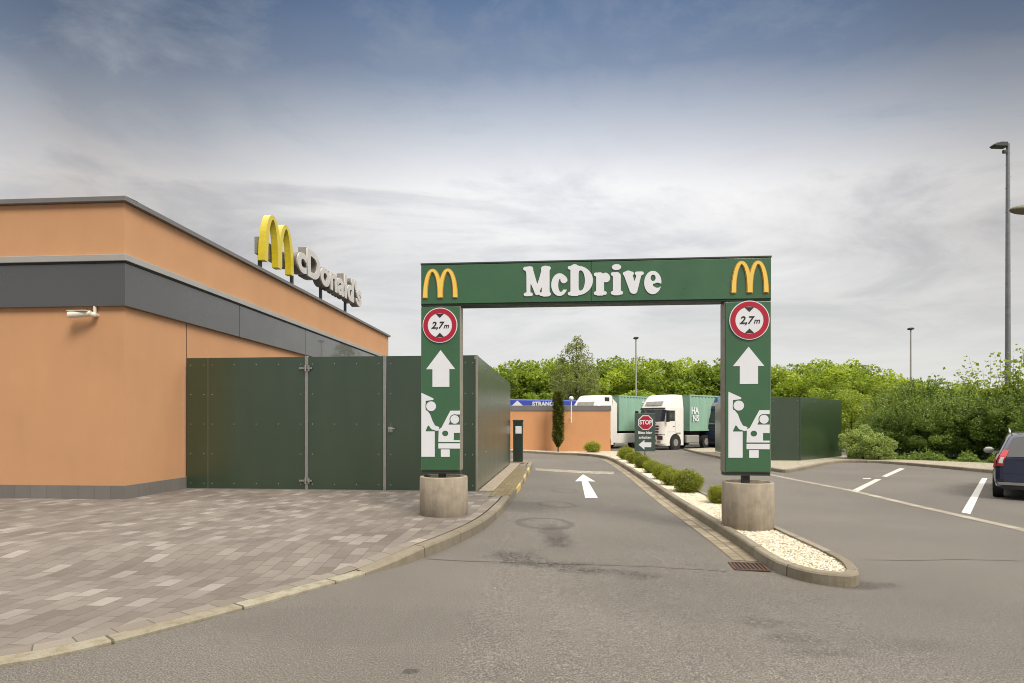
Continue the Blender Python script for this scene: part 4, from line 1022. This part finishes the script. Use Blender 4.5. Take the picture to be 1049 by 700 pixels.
# ------------------------------------------------------------------ estate car
def make_car():
    rc = Vector((10.95, 13.78)); hd_ = R(39); c = rc+Vector((math.cos(hd_), -math.sin(hd_)))*.87
    t = thing('estate_car', 'dark blue estate car parked at the right edge of the picture', 'car', (c.x, c.y, G(c.x, c.y)), -hd_)
    def top(y):
        if y < 2.75: return 1.47+.05*math.sin(min(1, y/1.6)*math.pi*.5)
        if y < 3.55: return 1.52-.55*((y-2.75)/.8)**1.15
        return .97-.20*((y-3.55)/.95)**1.6
    def hw(y): return .865-.05*max(0, (.35-y)/.35)**2-.14*max(0, (y-3.9)/.6)**2
    def ring(y):
        tp = top(y); w = hw(y); gl = max(0, min(1, (tp-.95)/.5)); zb = min(.93, tp-.06)
        pts = [(0, .24), (w*.85, .24), (w-.03, .30), (w, .48), (w, .70), (w-.02, zb-.03), (w-.04, zb)]
        wr = w-.04-.20*gl
        pts += [(w-.04-.20*gl*.5, zb+(tp-.08-zb)*.5), (wr, tp-.08), (wr-.06, tp-.025), (wr-.2, tp-.004), (0, tp)]
        return pts
    def slant(y, z): return y+(.42*max(0, z-.95)/.52-.05*max(0, .75-z) *0)*max(0, 1-y/1.5)+(.06 if z > .62 else 0)*max(0, 1-y/.4)
    ysn = [0, .06, .2, .45, .8, 1.2, 1.7, 2.2, 2.6, 2.75, 2.95, 3.15, 3.35, 3.55, 3.8, 4.1, 4.35, 4.5]
    mb = MB(); rows = []
    for y in ysn:
        h = ring(y); full = [(-x, z) for x, z in h[::-1]]+h[1:]
        rows.append([(x, slant(y, z), z) for x, z in full])
    n = len(rows[0]); mb.add([p for r in rows for p in r], [(k*n+i, (k+1)*n+i, (k+1)*n+i+1, k*n+i+1) for k in range(len(rows)-1) for i in range(n-1)], smooth=True)
    # rear and front faces as strips between mirrored ring points
    for y in (0, 4.5):
        h = ring(y); mb.grid(lambda u, v: (h[min(len(h)-1, int(round(v*(len(h)-1))))][0]*(2*u-1), slant(y, h[min(len(h)-1, int(round(v*(len(h)-1))))][1])-(.05*(1-(2*u-1)**2) if y == 0 else -.08*(1-(2*u-1)**2)), h[min(len(h)-1, int(round(v*(len(h)-1))))][1]), 12, len(h)-1)
    body = mb.build('body', M['car'], t, merge=True)
    h0 = ring(0)
    def wz(z):
        for a, b in zip(h0[1:], h0[2:]):
            if a[1] <= z <= b[1]: return a[0]+(b[0]-a[0])*(z-a[1])/(b[1]-a[1]+1e-9)
        return .6
    def rear(u0, u1, z0, z1, off, nu=10, nv=5):
        def f(u, v):
            z = z0+(z1-z0)*v; k = u0+(u1-u0)*u; return (k*wz(z), slant(0, z)-.05*(1-k*k)-off, z)
        return MB().grid(f, nu, nv)
    rear(-.84, .84, .97, 1.40, .008).build('rear_window', M['glass'], body)
    rear(-.99, .99, .34, .40, .02, 12, 2).build('bumper_trim', M['lorry_grey'], body)
    rear(-.9, .9, .24, .335, .012, 12, 2).build('lower_bumper', M['black'], body)
    rear(-.30, .30, .70, .82, .014).build('number_plate', M['white'], body)
    rear(-.86, .86, .595, .60, .004, 12, 1).build('tailgate_gap', M['black'], body)
    for s in (-1, 1):
        a, b = (s*.84, s*1.0) if s > 0 else (s*1.0, s*.84)
        tl_ = rear(a, b, .76, 1.12, .022, 6, 6).build('tail_light', M['red_lamp'], body)
        a, b = (s*.87, s*.96) if s > 0 else (s*.96, s*.87); rear(a, b, .82, .96, .030, 4, 2).build('reversing_light', M['clear_lamp'], tl_)
        def sidep(y0, y1, k0, k1, off):
            def f(u, v):
                y = y0+(y1-y0)*u; h = ring(y); kk = k0+(k1-k0)*v; i = int(min(len(h)-2, kk)); r_ = kk-i
                x = h[i][0]*(1-r_)+h[i+1][0]*r_; z = h[i][1]*(1-r_)+h[i+1][1]*r_; return (s*(x+off), slant(y, z), z)
            return MB().grid(f, 8, 3)
        sidep(.22, .30, 3.4, 4.9, .012)
        sidep(.0, .20, 4.05, 6.4, .016).build('tail_light_wrap', M['red_lamp'], body)
        sidep(.28, .95, 6.15, 7.75, .008).build('rear_quarter_window', M['glass'], body)
        sidep(1.02, 1.85, 6.15, 7.75, .008).build('door_window', M['glass'], body); sidep(1.93, 2.72, 6.15, 7.75, .008).build('door_window', M['glass'], body)
        for yy in (.98, 1.89, 2.98): sidep(yy, yy+.012, 2.4, 6, .003).build('door_gap', M['black'], body)
        MB().tube([(s*.56, .62, 1.50), (s*.57, .72, 1.565), (s*.575, 1.6, 1.59), (s*.57, 2.5, 1.565), (s*.565, 2.65, 1.51)], .017, 8).build('roof_rail', M['chrome'], body)
        mi = MB().ball((s*.98, 2.78, 1.02), .12, 8, (.95, .5, .72)); mi.box(min(s*.8, s*.92), max(s*.8, s*.92), 2.75, 2.80, .95, 1.0); mi.build('wing_mirror', M['trim'], body)
        for yy in (.78, 3.55):
            MB().cyl((s*.70, yy, .33), (s*.869, yy, .33), .365, .365, 30).build('wheel_arch', M['black'], body)
            o = MB().cyl((s*.68, yy, .315), (s*.88, yy, .315), .315, .315, 30).build('wheel', M['rubber'], body)
            MB().cyl((s*.84, yy, .315), (s*.886, yy, .315), .20, .19, 20).build('rim', M['lorry_grey'], o)
        patch_x = (s*.45, s*.72)
        MB().box(min(patch_x), max(patch_x), 4.40, 4.52, .58, .74).build('headlight', M['clear_lamp'], body, bevel=.02)
    def fw(u, v):
        y = 3.42-(3.42-2.80)*v; z = top(y)+.006; k = (.70-.12*v)*(2*u-1); return (k, y+.01, z-.02*abs(2*u-1)**3)
    MB().grid(fw, 8, 5).build('windscreen', M['glass'], body)
make_car()

# ------------------------------------------------------------------ foliage
def leaf_mesh(name, centres, tones, size, mat, spread=.35, up=.4, narrow=.5):
    n = len(centres); C_ = np.asarray(centres, float)
    d = rng.normal(size=(n, 3)); d[:, 2] = np.abs(d[:, 2])+up; d /= np.linalg.norm(d, axis=1)[:, None]
    a = np.cross(d, rng.normal(size=(n, 3))); a /= np.linalg.norm(a, axis=1)[:, None]; b = np.cross(d, a)
    s = size*rng.uniform(.6, 1.35, (n, 1)); w = s*narrow
    V = np.stack([C_-a*s*.5, C_-b*w*.5+d*s*.08, C_+a*s*.5, C_+b*w*.5+d*s*.08], 1).reshape(-1, 3)
    me = bpy.data.meshes.new(name); me.vertices.add(4*n); me.vertices.foreach_set('co', V.ravel().astype(np.float32))
    me.loops.add(4*n); me.loops.foreach_set('vertex_index', np.arange(4*n, dtype=np.int32))
    me.polygons.add(n); me.polygons.foreach_set('loop_start', np.arange(0, 4*n, 4, dtype=np.int32)); me.polygons.foreach_set('loop_total', np.full(n, 4, dtype=np.int32))
    me.update(calc_edges=True)
    at = me.attributes.new('tone', 'FLOAT', 'POINT'); at.data.foreach_set('value', np.repeat(np.asarray(tones, np.float32), 4))
    me.materials.append(mat); return me
def obj_from(me, name, parent=None):
    o = bpy.data.objects.new(name, me); COL.objects.link(o)
    if parent: o.parent = parent
    return o
def crown(h, w, base, nclump, nleaf, rc, shape='round', flat=.8):
    """clump centres through the crown volume, leaves in each clump's shell"""
    cs = []; cl = []
    for i in range(nclump):
        while True:
            p = rng.uniform(-1, 1, 3); r = np.linalg.norm(p)
            if r < 1 and r > .35: break
        z = base+(h-base)*(p[2]*.5+.5); k = 1.0
        if shape == 'cone': k = 1.05-.75*(p[2]*.5+.5)
        c = np.array([p[0]*w*k, p[1]*w*k, z]); cs.append(c); cl.append(rng.uniform(.6, 1.25)*rc)
    pts = []; tones = []
    for c, r in zip(cs, cl):
        m = max(3, int(nleaf/nclump*(r/rc)**2)); q = rng.normal(size=(m, 3)); q /= np.linalg.norm(q, axis=1)[:, None]
        q *= rng.uniform(.35, 1, (m, 1))**.5; q[:, 2] *= flat; pts.append(c+q*r); tones.append(np.clip(rng.uniform(.1, .9)+rng.normal(0, .12, m), 0, 1))
    return np.concatenate(pts), np.concatenate(tones), cs
def trunk_mesh(h, r, cs, mat, name='trunk', nb=12, lean=.2):
    mb = MB(); p = [(0, 0, -.1)]; 
    for k in range(1, 6): p.append((rng.normal(0, lean*.4*k/5), rng.normal(0, lean*.4*k/5), h*k/5))
    mb.tube(p, [r*(1-.16*k) for k in range(6)], 8)
    for c in [cs[i] for i in rng.choice(len(cs), min(nb, len(cs)), replace=False)]:
        k = int(min(4, max(1, (c[2]*.7)/h*5))); a = Vector(p[k]); b = Vector(c); m = a.lerp(b, .5)+Vector((0, 0, -.08*(b-a).length)); mb.tube([tuple(a), tuple(m), tuple(b)], [r*.38, r*.22, r*.08], 5)
    return mb
def plant(name, label, cat, loc, crown_me, trunk_src, s=(1,1,1), rz=0, group=None, cname='crown', tname='trunk'):
    t = thing(name, label, cat, loc, rz, group); t.scale = s
    obj_from(crown_me, cname, t)
    if trunk_src is not None: obj_from(trunk_src, tname, t)
    return t
def variant(h, w, base, ncl, nlf, rc, leaf, mat, bark, tr=.14, narrow=.6, shape='round', flat=.8, nb=12, th=.7):
    p, tn, cs = crown(h, w, base, ncl, nlf, rc, shape, flat); me = leaf_mesh('crown', p, tn, leaf, mat, narrow=narrow)
    tm = trunk_mesh(h*th, tr, cs, bark, nb=nb); ob = tm.build('trunk', bark); m = ob.data; bpy.data.objects.remove(ob); return me, m

def shrub_variant(h, w, ncl, nlf, rc, leaf, mat, nshoot):
    p, tn, cs = crown(h*.86, w, .1, ncl, nlf, rc, 'round', .8); P2 = [p]; T2 = [tn]; mb = trunk_mesh(h*.75, .05, cs, M['bark_dark'], nb=34)
    for _ in range(nshoot):
        a = rng.uniform(0, 6.28); r = w*rng.uniform(.15, .95); z0 = h*(.55+.3*(1-(r/w)**2)); b = Vector((r*math.cos(a), r*math.sin(a), z0)); L = rng.uniform(.35, 1.0)*h*.24
        e = b+Vector((math.cos(a)*L*rng.uniform(.1, .6), math.sin(a)*L*rng.uniform(.1, .6), L)); mb.tube([tuple(b), tuple(b.lerp(e, .5)+Vector((0, 0, .03))), tuple(e)], [.012, .008, .004], 4)
        k = int(22+26*rng.uniform()); u = rng.uniform(0, 1.05, k)[:, None]; q = np.array(b)[None]*(1-u)+np.array(e)[None]*u+rng.normal(0, .055, (k, 3))*(1.3-u*.7); P2.append(q); T2.append(rng.uniform(.2, 1, k))
    me = leaf_mesh('crown', np.concatenate(P2), np.concatenate(T2), leaf, mat, narrow=.5); ob = mb.build('trunk', M['bark_dark']); m = ob.data; bpy.data.objects.remove(ob); return me, m

# distant wood, tree by tree
wood = [variant(9.6, 3.1, 1.6, 46, 5200, 1.05, .36, M['leaf_wood'], M['bark_dark'], .17, .7) for _ in range(6)]
low = [variant(4.6, 2.4, .1, 26, 2600, .8, .30, M['leaf_wood'], M['bark_dark'], .08, .7) for _ in range(3)]
def ridge(px):   # photo y of the tree tops
    pts = [(440,380),(500,374),(520,368),(560,367),(620,365),(700,366),(760,368),(800,369),(850,368),(885,371),(915,380),(935,388),(990,392)]
    for a, b in zip(pts, pts[1:]):
        if a[0] <= px <= b[0]: return a[1]+(b[1]-a[1])*(px-a[0])/(b[0]-a[0])
    return pts[0][1] if px < pts[0][0] else pts[-1][1]
k = 0
WG = 'trees of the bright green wood behind the lorries'
for row, (d, x0, x1, st) in enumerate([(72, -12, 58, 4.0), (78, -13, 62, 4.3), (85, -14, 66, 4.6)]):
    x = x0+row*1.3
    while x < x1:
        px = CX+F*x/d; yt = ridge(px)+rng.uniform(-2, 4)+(3 if row == 0 else 0); H = EYE+(HY-yt)*d/F+.24; s = H/9.9
        me, tm = wood[k % 6]; ww = s*rng.uniform(.95, 1.12)
        plant('broadleaf_tree', 'bright yellow green broadleaf tree in the distant wood', 'tree', (x, d+rng.uniform(-1.2, 1.2), -.24), me, tm, (ww, ww, s), rng.uniform(0, 6.28), WG)
        x += st*rng.uniform(.85, 1.12); k += 1
x = -10
while x < 52:
    me, tm = low[k % 3]; s = rng.uniform(.8, 1.15)
    plant('bush', 'yellow green bush at the front edge of the distant wood', 'bush', (x, 66+rng.uniform(-1, 1), -.24), me, tm, (s, s, s), rng.uniform(0, 6.28), 'bushes at the front edge of the distant wood', 'foliage', 'stem'); k += 1; x += 3.4*rng.uniform(.85, 1.15)

# grey-green taller tree behind the wall
def tall_tree():
    d = 50; x = (590-CX)/F*d; H = EYE+(HY-340)*d/F
    p1, t1, c1 = crown(H*.80, 2.1, 2.4, 60, 13000, .66, flat=.9); p2, t2, c2 = crown(H, 1.75, H*.66, 30, 2800, .46, 'cone')
    me = leaf_mesh('crown', np.concatenate([p1, p2]), np.concatenate([t1, t2*.5]), .14, M['leaf_grey'], narrow=.6)
    tm = trunk_mesh(H*.93, .12, c1+c2, M['bark_dark'], nb=30, lean=.15).build('trunk', M['bark_dark']); m = tm.data; bpy.data.objects.remove(tm)
    plant('slender_tree', 'grey green slender tree standing taller than the wood, behind the cypress', 'tree', (x, d, -.24), me, m)
tall_tree()
# slim cypress before the wall
def cypress():
    d = 37.2; x = (571.8-CX)/F*d; n = 15000
    H = 3.75; z = rng.uniform(0, 1, n)**.9; r = .335*np.minimum(1, (z*6+.2))*np.minimum(1, ((1-z)*8+.25))**.6
    a = rng.uniform(0, 6.28, n); rr = r*rng.uniform(.35, 1.08, n)*(1+.12*np.sin(a*5+z*22)); P_ = np.stack([rr*np.cos(a), rr*np.sin(a), .30+z*(H-.30)], 1)
    me = leaf_mesh('foliage', P_, rng.uniform(0, 1, n), .10, M['leaf_cypress'], narrow=.5, up=1.2)
    tr = MB().cyl((0,0,-.1), (0,0,H*.9), .05, .02, 8).build('trunk', M['bark']); m = tr.data; bpy.data.objects.remove(tr)
    plant('cypress', 'slim dark column of cypress in front of the orange wall', 'tree', (x, d, G(x, d)+.08), me, m, cname='foliage')
cypress()
# clipped box balls
def box_ball(n=6500, r=.36):
    q = rng.normal(size=(n, 3)); q /= np.linalg.norm(q, axis=1)[:, None]; q = q*(r*(.78+.30*rng.uniform(0, 1, (n, 1))**2.2))
    ph = rng.uniform(0, 6, 4); lump = 1+.10*np.sin(q[:, 0]*11+ph[0])*np.cos(q[:, 1]*10+ph[1])+.07*np.sin(q[:, 2]*15+q[:, 0]*9+ph[2]); q *= lump[:, None]; q[:, 2] = q[:, 2]*.88+r*.80
    tone = np.clip(.35+.5*(q[:, 2]/(2*r))+rng.normal(0, .2, n), 0, 1)
    return leaf_mesh('foliage', q, rng.uniform(0, 1, n), .036, M['leaf_box'], narrow=.55, up=.1)
bm_ = [box_ball() for _ in range(3)]
def core(r=.36):
    o = MB().ball((0, 0, r*.80), r*.80, 10, (1, 1, .88)).build('twigs', M['leaf_cypress']); m = o.data; bpy.data.objects.remove(o); return m
cm_ = core()
BG = 'clipped box bushes along the gravel island'
balls = [(738, 12.3, .70, 'clipped box bush half hidden behind the right concrete footing'),
         (704.5, 14.3, 1.02, 'clipped box bush first and largest of the island row beyond the footing'),
         (688, 15.9, .86, 'clipped box bush second in the island row from the footing'),
         (678.5, 17.6, .84, 'clipped box bush third in the island row from the footing'),
         (668, 20.0, .86, 'clipped box bush fourth in the island row, just before the STOP board'),
         (658.5, 22.4, .92, 'clipped box bush fifth in the island row, beside the STOP board foot'),
         (649.5, 25.2, .98, 'clipped box bush sixth in the island row, beyond the STOP board'),
         (641, 28.3, 1.12, 'clipped box bush at the far end of the island row')]
for i, (px, d, s, lab) in enumerate(balls):
    x = (px-CX)/F*d; plant('box_bush', lab, 'bush', (x, d, G(x, d)+IH-.05), bm_[i % 3], cm_, (s, s, s*random.uniform(.86, .95)), i*1.3, BG, 'foliage', 'twigs')
x = (607-CX)/F*36.6; plant('box_bush', 'lone round bright green bush in front of the orange wall', 'bush', (x, 36.6, G(x, 36.6)+.08), bm_[1], cm_, (1.45, 1.45, 1.15), 2, None, 'foliage', 'twigs')

# shrubs along the right
sh = [shrub_variant(4.2, 1.6, 52, 9500, .42, .125, M['leaf_shrub'], 46) for _ in range(5)]
li = [variant(4.3, 1.7, .2, 50, 9000, .50, .15, M['leaf_lime'], M['bark_dark'], .06, .6, nb=20, th=.8) for _ in range(2)]
pl_ = variant(2.2, 1.3, .05, 40, 7000, .36, .11, M['leaf_pale'], M['bark_dark'], .06, .6, nb=20, th=.8)
SG = 'dark green shrubs behind the gravel verge'
spots = [(905,33,3.3),(925,35,3.9),(945,32,3.9),(962,34,3.2),(980,31,3.5),(1000,33,3.1),(1022,30,3.1),(1045,31,3.4),(1070,27,3.6),(1100,29,4),(1130,24,3.6),(955,29.4,2.6),(985,28.8,2.8),(1012,28.0,2.8),(1040,27.2,2.7),(930,30.6,2.4),(1068,25.5,2.6),(970,29.6,3.0),(998,29.2,2.9),(1026,28.8,3.0),(1052,27.6,3.0),(942,30.4,2.9),(1100,20,2.6),(1170,18,3.4),(905,31,2.2)]
for i, (px, d, H) in enumerate(spots):
    x = (px-CX)/F*d; me, tm = sh[i % 5]; s = H/4.1
    plant('shrub', 'dark green leafy shrub in the hedge behind the gravel verge', 'shrub', (x, d, G(x, d)+.05), me, tm, (s*1.05, s*1.05, s), i*1.7, SG, 'foliage', 'stems')
for i, (px, d, H, lab) in enumerate([(872, 40, 4.0, 'bright green tree rising over the end of the green enclosure'), (893, 44, 5.4, 'bright green tree between the enclosure and the dark shrubs'),
        (915, 48, 5.2, 'bright green tree behind the dark shrubs, left of the far lamp post'), (850, 52, 5.5, 'bright green tree directly behind the green enclosure'), (1020, 40, 4.8, 'bright green tree behind the shrubs left of the tall mast'), (1052, 30, 4.1, 'bright green bush right of the tall mast')]):
    x = (px-CX)/F*d; me, tm = li[i % 2]; s = H/4.5; plant('broadleaf_tree', lab, 'tree', (x, d, G(x, d)), me, tm, (s*1.15, s*1.15, s), i*2.1, None)
for i, (px, d, s, lab) in enumerate([(884, 29.2, .34, 'low lime green shrub beside the green enclosure'), (900, 28.6, .27, 'low lime green shrub second from the enclosure')]):
    x = (px-CX)/F*d; me, tm = pl_; plant('low_shrub', lab, 'shrub', (x, d, G(x, d)+.08), me, tm, (s*2.2, s*2.2, s*2.2), i, None, 'foliage', 'stems')
# low ground cover at the foot of the shrubs
pts_ = []; 
for _ in range(15000):
    px = random.uniform(868, 1110); d = random.uniform(0, 1)
    y0 = 30.2-(px-868)*.030; y = y0+d*2.6; x = (px-CX)/F*y; z = G(x, y)+.08+abs(random.gauss(0, .22))*(.5+.5*math.sin(px*.13+3*math.sin(px*.031)))
    pts_.append((x, y, z))
gc = obj_from(leaf_mesh('ground_cover', pts_, rng.uniform(.2, 1, len(pts_)), .12, M['leaf_shrub'], narrow=.6), 'ground_cover'); tag(gc, 'low leafy ground cover spilling on to the gravel verge', kind='stuff')
# tall sparse saplings with big leaves
def sapling(H, nst, nl, leaf):
    mbs = []; pts = []
    for k in range(nst):
        mb = MB(); mbs.append(mb)
        a = rng.uniform(0, 6.28); r = rng.uniform(.3, 1.0); top = Vector((r*math.cos(a), r*math.sin(a), H*rng.uniform(.72, 1))); b = [Vector((0, 0, 0)).lerp(top, u)+Vector((rng.normal(0, .05), rng.normal(0, .05), .25*math.sin(u*3.1)))*(u > 0) for u in (0, .3, .6, .8, 1)]
        mb.tube([tuple(q) for q in b], [.022, .017, .012, .008, .004], 5)
        for _ in range(nl):
            u = rng.uniform(.45, 1.02); c = b[0].lerp(b[-1], u)+Vector((0, 0, .25*math.sin(u*3.1))); c += Vector(rng.normal(0, .16, 3)); pts.append(tuple(c))
    return leaf_mesh('leaves', pts, rng.uniform(.3, 1, len(pts)), leaf, M['leaf_lime'], narrow=.75), mbs
for i, (px, d, H, ns, nl) in enumerate([(975, 27, 4.3, 6, 50), (1012, 24, 5.0, 6, 42), (1038, 23, 4.8, 7, 50), (1060, 22, 5.0, 6, 55), (944, 28.5, 3.9, 6, 40)]):
    H = (H-1.75)*(d+6.5)/d+1.75; d += 6.5; me, mbs = sapling(H, ns, nl, .17)
    x = (px-CX)/F*d; sp_ = plant('sapling', ['sparse sapling left of the tall mast, above the dark shrubs', 'tall sparse sapling just left of the tall mast', 'sparse leafy sapling right beside the tall mast', 'sparse sapling at the right edge of the picture', 'small sparse sapling near the far lamp post'][i], 'sapling', (x, d, G(x, d)), me, None, (1,1,1), i, None, 'leaves', 'stems')
    for mb in mbs: mb.build('stem', M['bark_dark'], sp_)

# ------------------------------------------------------------------ sky, sun, camera
SUN_EL, SUN_AZ = R(48), R(146)     # azimuth measured clockwise from +y: from the right and behind the camera
w = bpy.data.worlds.new('World'); sc.world = w; w.use_nodes = True; nt = w.node_tree
bg = nt.nodes['Background']; sky = N(nt, 'ShaderNodeTexSky', sky_type='NISHITA'); sky.sun_disc = False; sky.sun_elevation = SUN_EL; sky.sun_rotation = SUN_AZ
tc = N(nt, 'ShaderNodeTexCoord'); sep = N(nt, 'ShaderNodeSeparateXYZ'); nt.links.new(tc.outputs['Generated'], sep.inputs[0])
Zc = math_(nt, 'MAXIMUM', sep.outputs[2], 0.0)
den = math_(nt, 'ADD', Zc, .10)
cmb = N(nt, 'ShaderNodeCombineXYZ'); nt.links.new(math_(nt, 'DIVIDE', sep.outputs[0], den), cmb.inputs[0]); nt.links.new(math_(nt, 'DIVIDE', sep.outputs[1], den), cmb.inputs[1])
mp = N(nt, 'ShaderNodeMapping'); mp.inputs['Scale'].default_value = (.75, .92, 1); mp.inputs['Rotation'].default_value = (0, 0, R(-14)); nt.links.new(cmb.outputs[0], mp.inputs[0])
n1 = noise(nt, mp.outputs[0], 1.25, 9, .60, dist=.9); n2 = noise(nt, mp.outputs[0], 4.6, 8, .68, dist=.5)
K = 1/1.366
def kk(*c): return tuple(v*K for v in c)
X2 = math_(nt, 'MULTIPLY', math_(nt, 'MULTIPLY', sep.outputs[0], sep.outputs[0]), .25); Y2 = math_(nt, 'MULTIPLY', sep.outputs[1], sep.outputs[1])
Zb = math_(nt, 'DIVIDE', Zc, math_(nt, 'SQRT', math_(nt, 'ADD', math_(nt, 'ADD', X2, Y2), math_(nt, 'ADD', math_(nt, 'MULTIPLY', Zc, Zc), .0001))))
Zb = math_(nt, 'ADD', Zb, math_(nt, 'MULTIPLY', math_(nt, 'ADD', math_(nt, 'SUBTRACT', n1, .5), math_(nt, 'MULTIPLY', math_(nt, 'SUBTRACT', n2, .5), .3)), .20))
base_c = ramp(nt, Zb, [(0.0, kk(.80, .79, .76)), (.15, kk(.80, .79, .77)), (.26, kk(.86, .855, .85)), (.37, kk(.98, .975, .98)), (.44, kk(.60, .645, .72)), (.50, kk(.27, .34, .47)), (.585, kk(.105, .18, .33)), (.70, kk(1.1, 1.08, 1.0)), (.8, (2.05, 1.93, 1.69)), (1.0, (2.95, 2.75, 2.42))])  # last stops brighten the unseen sky overhead to light the scene
# brighter patch of cloud straight ahead, darker banks left and right of it, unseen sky to the far right raised to light the scene
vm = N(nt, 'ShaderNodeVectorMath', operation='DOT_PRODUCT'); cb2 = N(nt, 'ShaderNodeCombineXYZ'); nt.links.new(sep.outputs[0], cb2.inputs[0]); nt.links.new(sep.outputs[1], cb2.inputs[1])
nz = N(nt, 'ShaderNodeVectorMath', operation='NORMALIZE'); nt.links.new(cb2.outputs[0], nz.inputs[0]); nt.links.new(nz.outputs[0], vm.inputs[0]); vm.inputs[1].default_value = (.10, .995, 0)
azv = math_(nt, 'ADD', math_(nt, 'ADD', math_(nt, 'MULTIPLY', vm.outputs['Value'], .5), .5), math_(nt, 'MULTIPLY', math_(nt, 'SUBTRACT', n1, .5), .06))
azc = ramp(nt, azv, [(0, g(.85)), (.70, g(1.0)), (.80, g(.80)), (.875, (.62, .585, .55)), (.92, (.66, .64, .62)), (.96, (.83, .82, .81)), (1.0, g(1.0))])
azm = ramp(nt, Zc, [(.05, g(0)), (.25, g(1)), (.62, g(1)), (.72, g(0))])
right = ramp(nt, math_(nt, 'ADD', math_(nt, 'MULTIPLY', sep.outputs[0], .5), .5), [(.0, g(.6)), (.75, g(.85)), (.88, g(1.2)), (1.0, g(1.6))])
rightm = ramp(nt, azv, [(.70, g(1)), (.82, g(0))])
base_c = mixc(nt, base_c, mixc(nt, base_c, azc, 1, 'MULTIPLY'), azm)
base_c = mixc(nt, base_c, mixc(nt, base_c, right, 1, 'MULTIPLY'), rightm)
mod = math_(nt, 'ADD', math_(nt, 'MULTIPLY', n1, .88), math_(nt, 'MULTIPLY', n2, .30))
patchm = math_(nt, 'MULTIPLY', ramp(nt, math_(nt, 'ADD', n1, math_(nt, 'MULTIPLY', math_(nt, 'SUBTRACT', n2, .5), .5)), [(.47, g(0)), (.66, g(.62))]), ramp(nt, Zb, [(.42, g(0)), (.52, g(1)), (.66, g(1)), (.72, g(0))]))
base_c = mixc(nt, base_c, kk(.34, .365, .41), patchm)
modc = ramp(nt, mod, [(.42, (.72, .745, .79)), (.53, (.88, .89, .92)), (.60, (1, 1, 1)), (.68, (1.07, 1.06, 1.05)), (.82, (1.22, 1.19, 1.16))])
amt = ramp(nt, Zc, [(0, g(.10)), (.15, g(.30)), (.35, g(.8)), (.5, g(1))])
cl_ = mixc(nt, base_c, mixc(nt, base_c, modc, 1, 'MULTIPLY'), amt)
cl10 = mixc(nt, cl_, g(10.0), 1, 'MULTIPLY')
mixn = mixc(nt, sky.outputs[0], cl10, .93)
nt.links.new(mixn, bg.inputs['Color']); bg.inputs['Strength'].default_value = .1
sl = bpy.data.lights.new('Sun', 'SUN'); sl.energy = 2.5; sl.angle = R(24); sl.color = (1, .90, .76)
so = bpy.data.objects.new('Sun', sl); COL.objects.link(so)
dirv = Vector((math.sin(SUN_AZ)*math.cos(SUN_EL), math.cos(SUN_AZ)*math.cos(SUN_EL), math.sin(SUN_EL)))
so.rotation_euler = (-dirv).to_track_quat('-Z', 'Y').to_euler(); so.location = (0, 0, 30)
cam = bpy.data.cameras.new('Camera'); co = bpy.data.objects.new('Camera', cam); COL.objects.link(co)
co.location = (0, 0, EYE); co.rotation_euler = (math.pi/2, 0, 0); cam.sensor_width = 36; cam.lens = 36*F/1049; cam.shift_y = (HY-350)/1049; cam.clip_end = 3000; cam.clip_start = .05
sc.camera = co
sc.view_settings.view_transform = 'Standard'; sc.view_settings.look = 'None'; sc.view_settings.exposure = .45; sc.view_settings.gamma = 1
sc.cycles.use_denoising = True; sc.cycles.filter_width = 1.0
sc.cycles.max_bounces = 8; sc.cycles.diffuse_bounces = 4; sc.cycles.transparent_max_bounces = 8
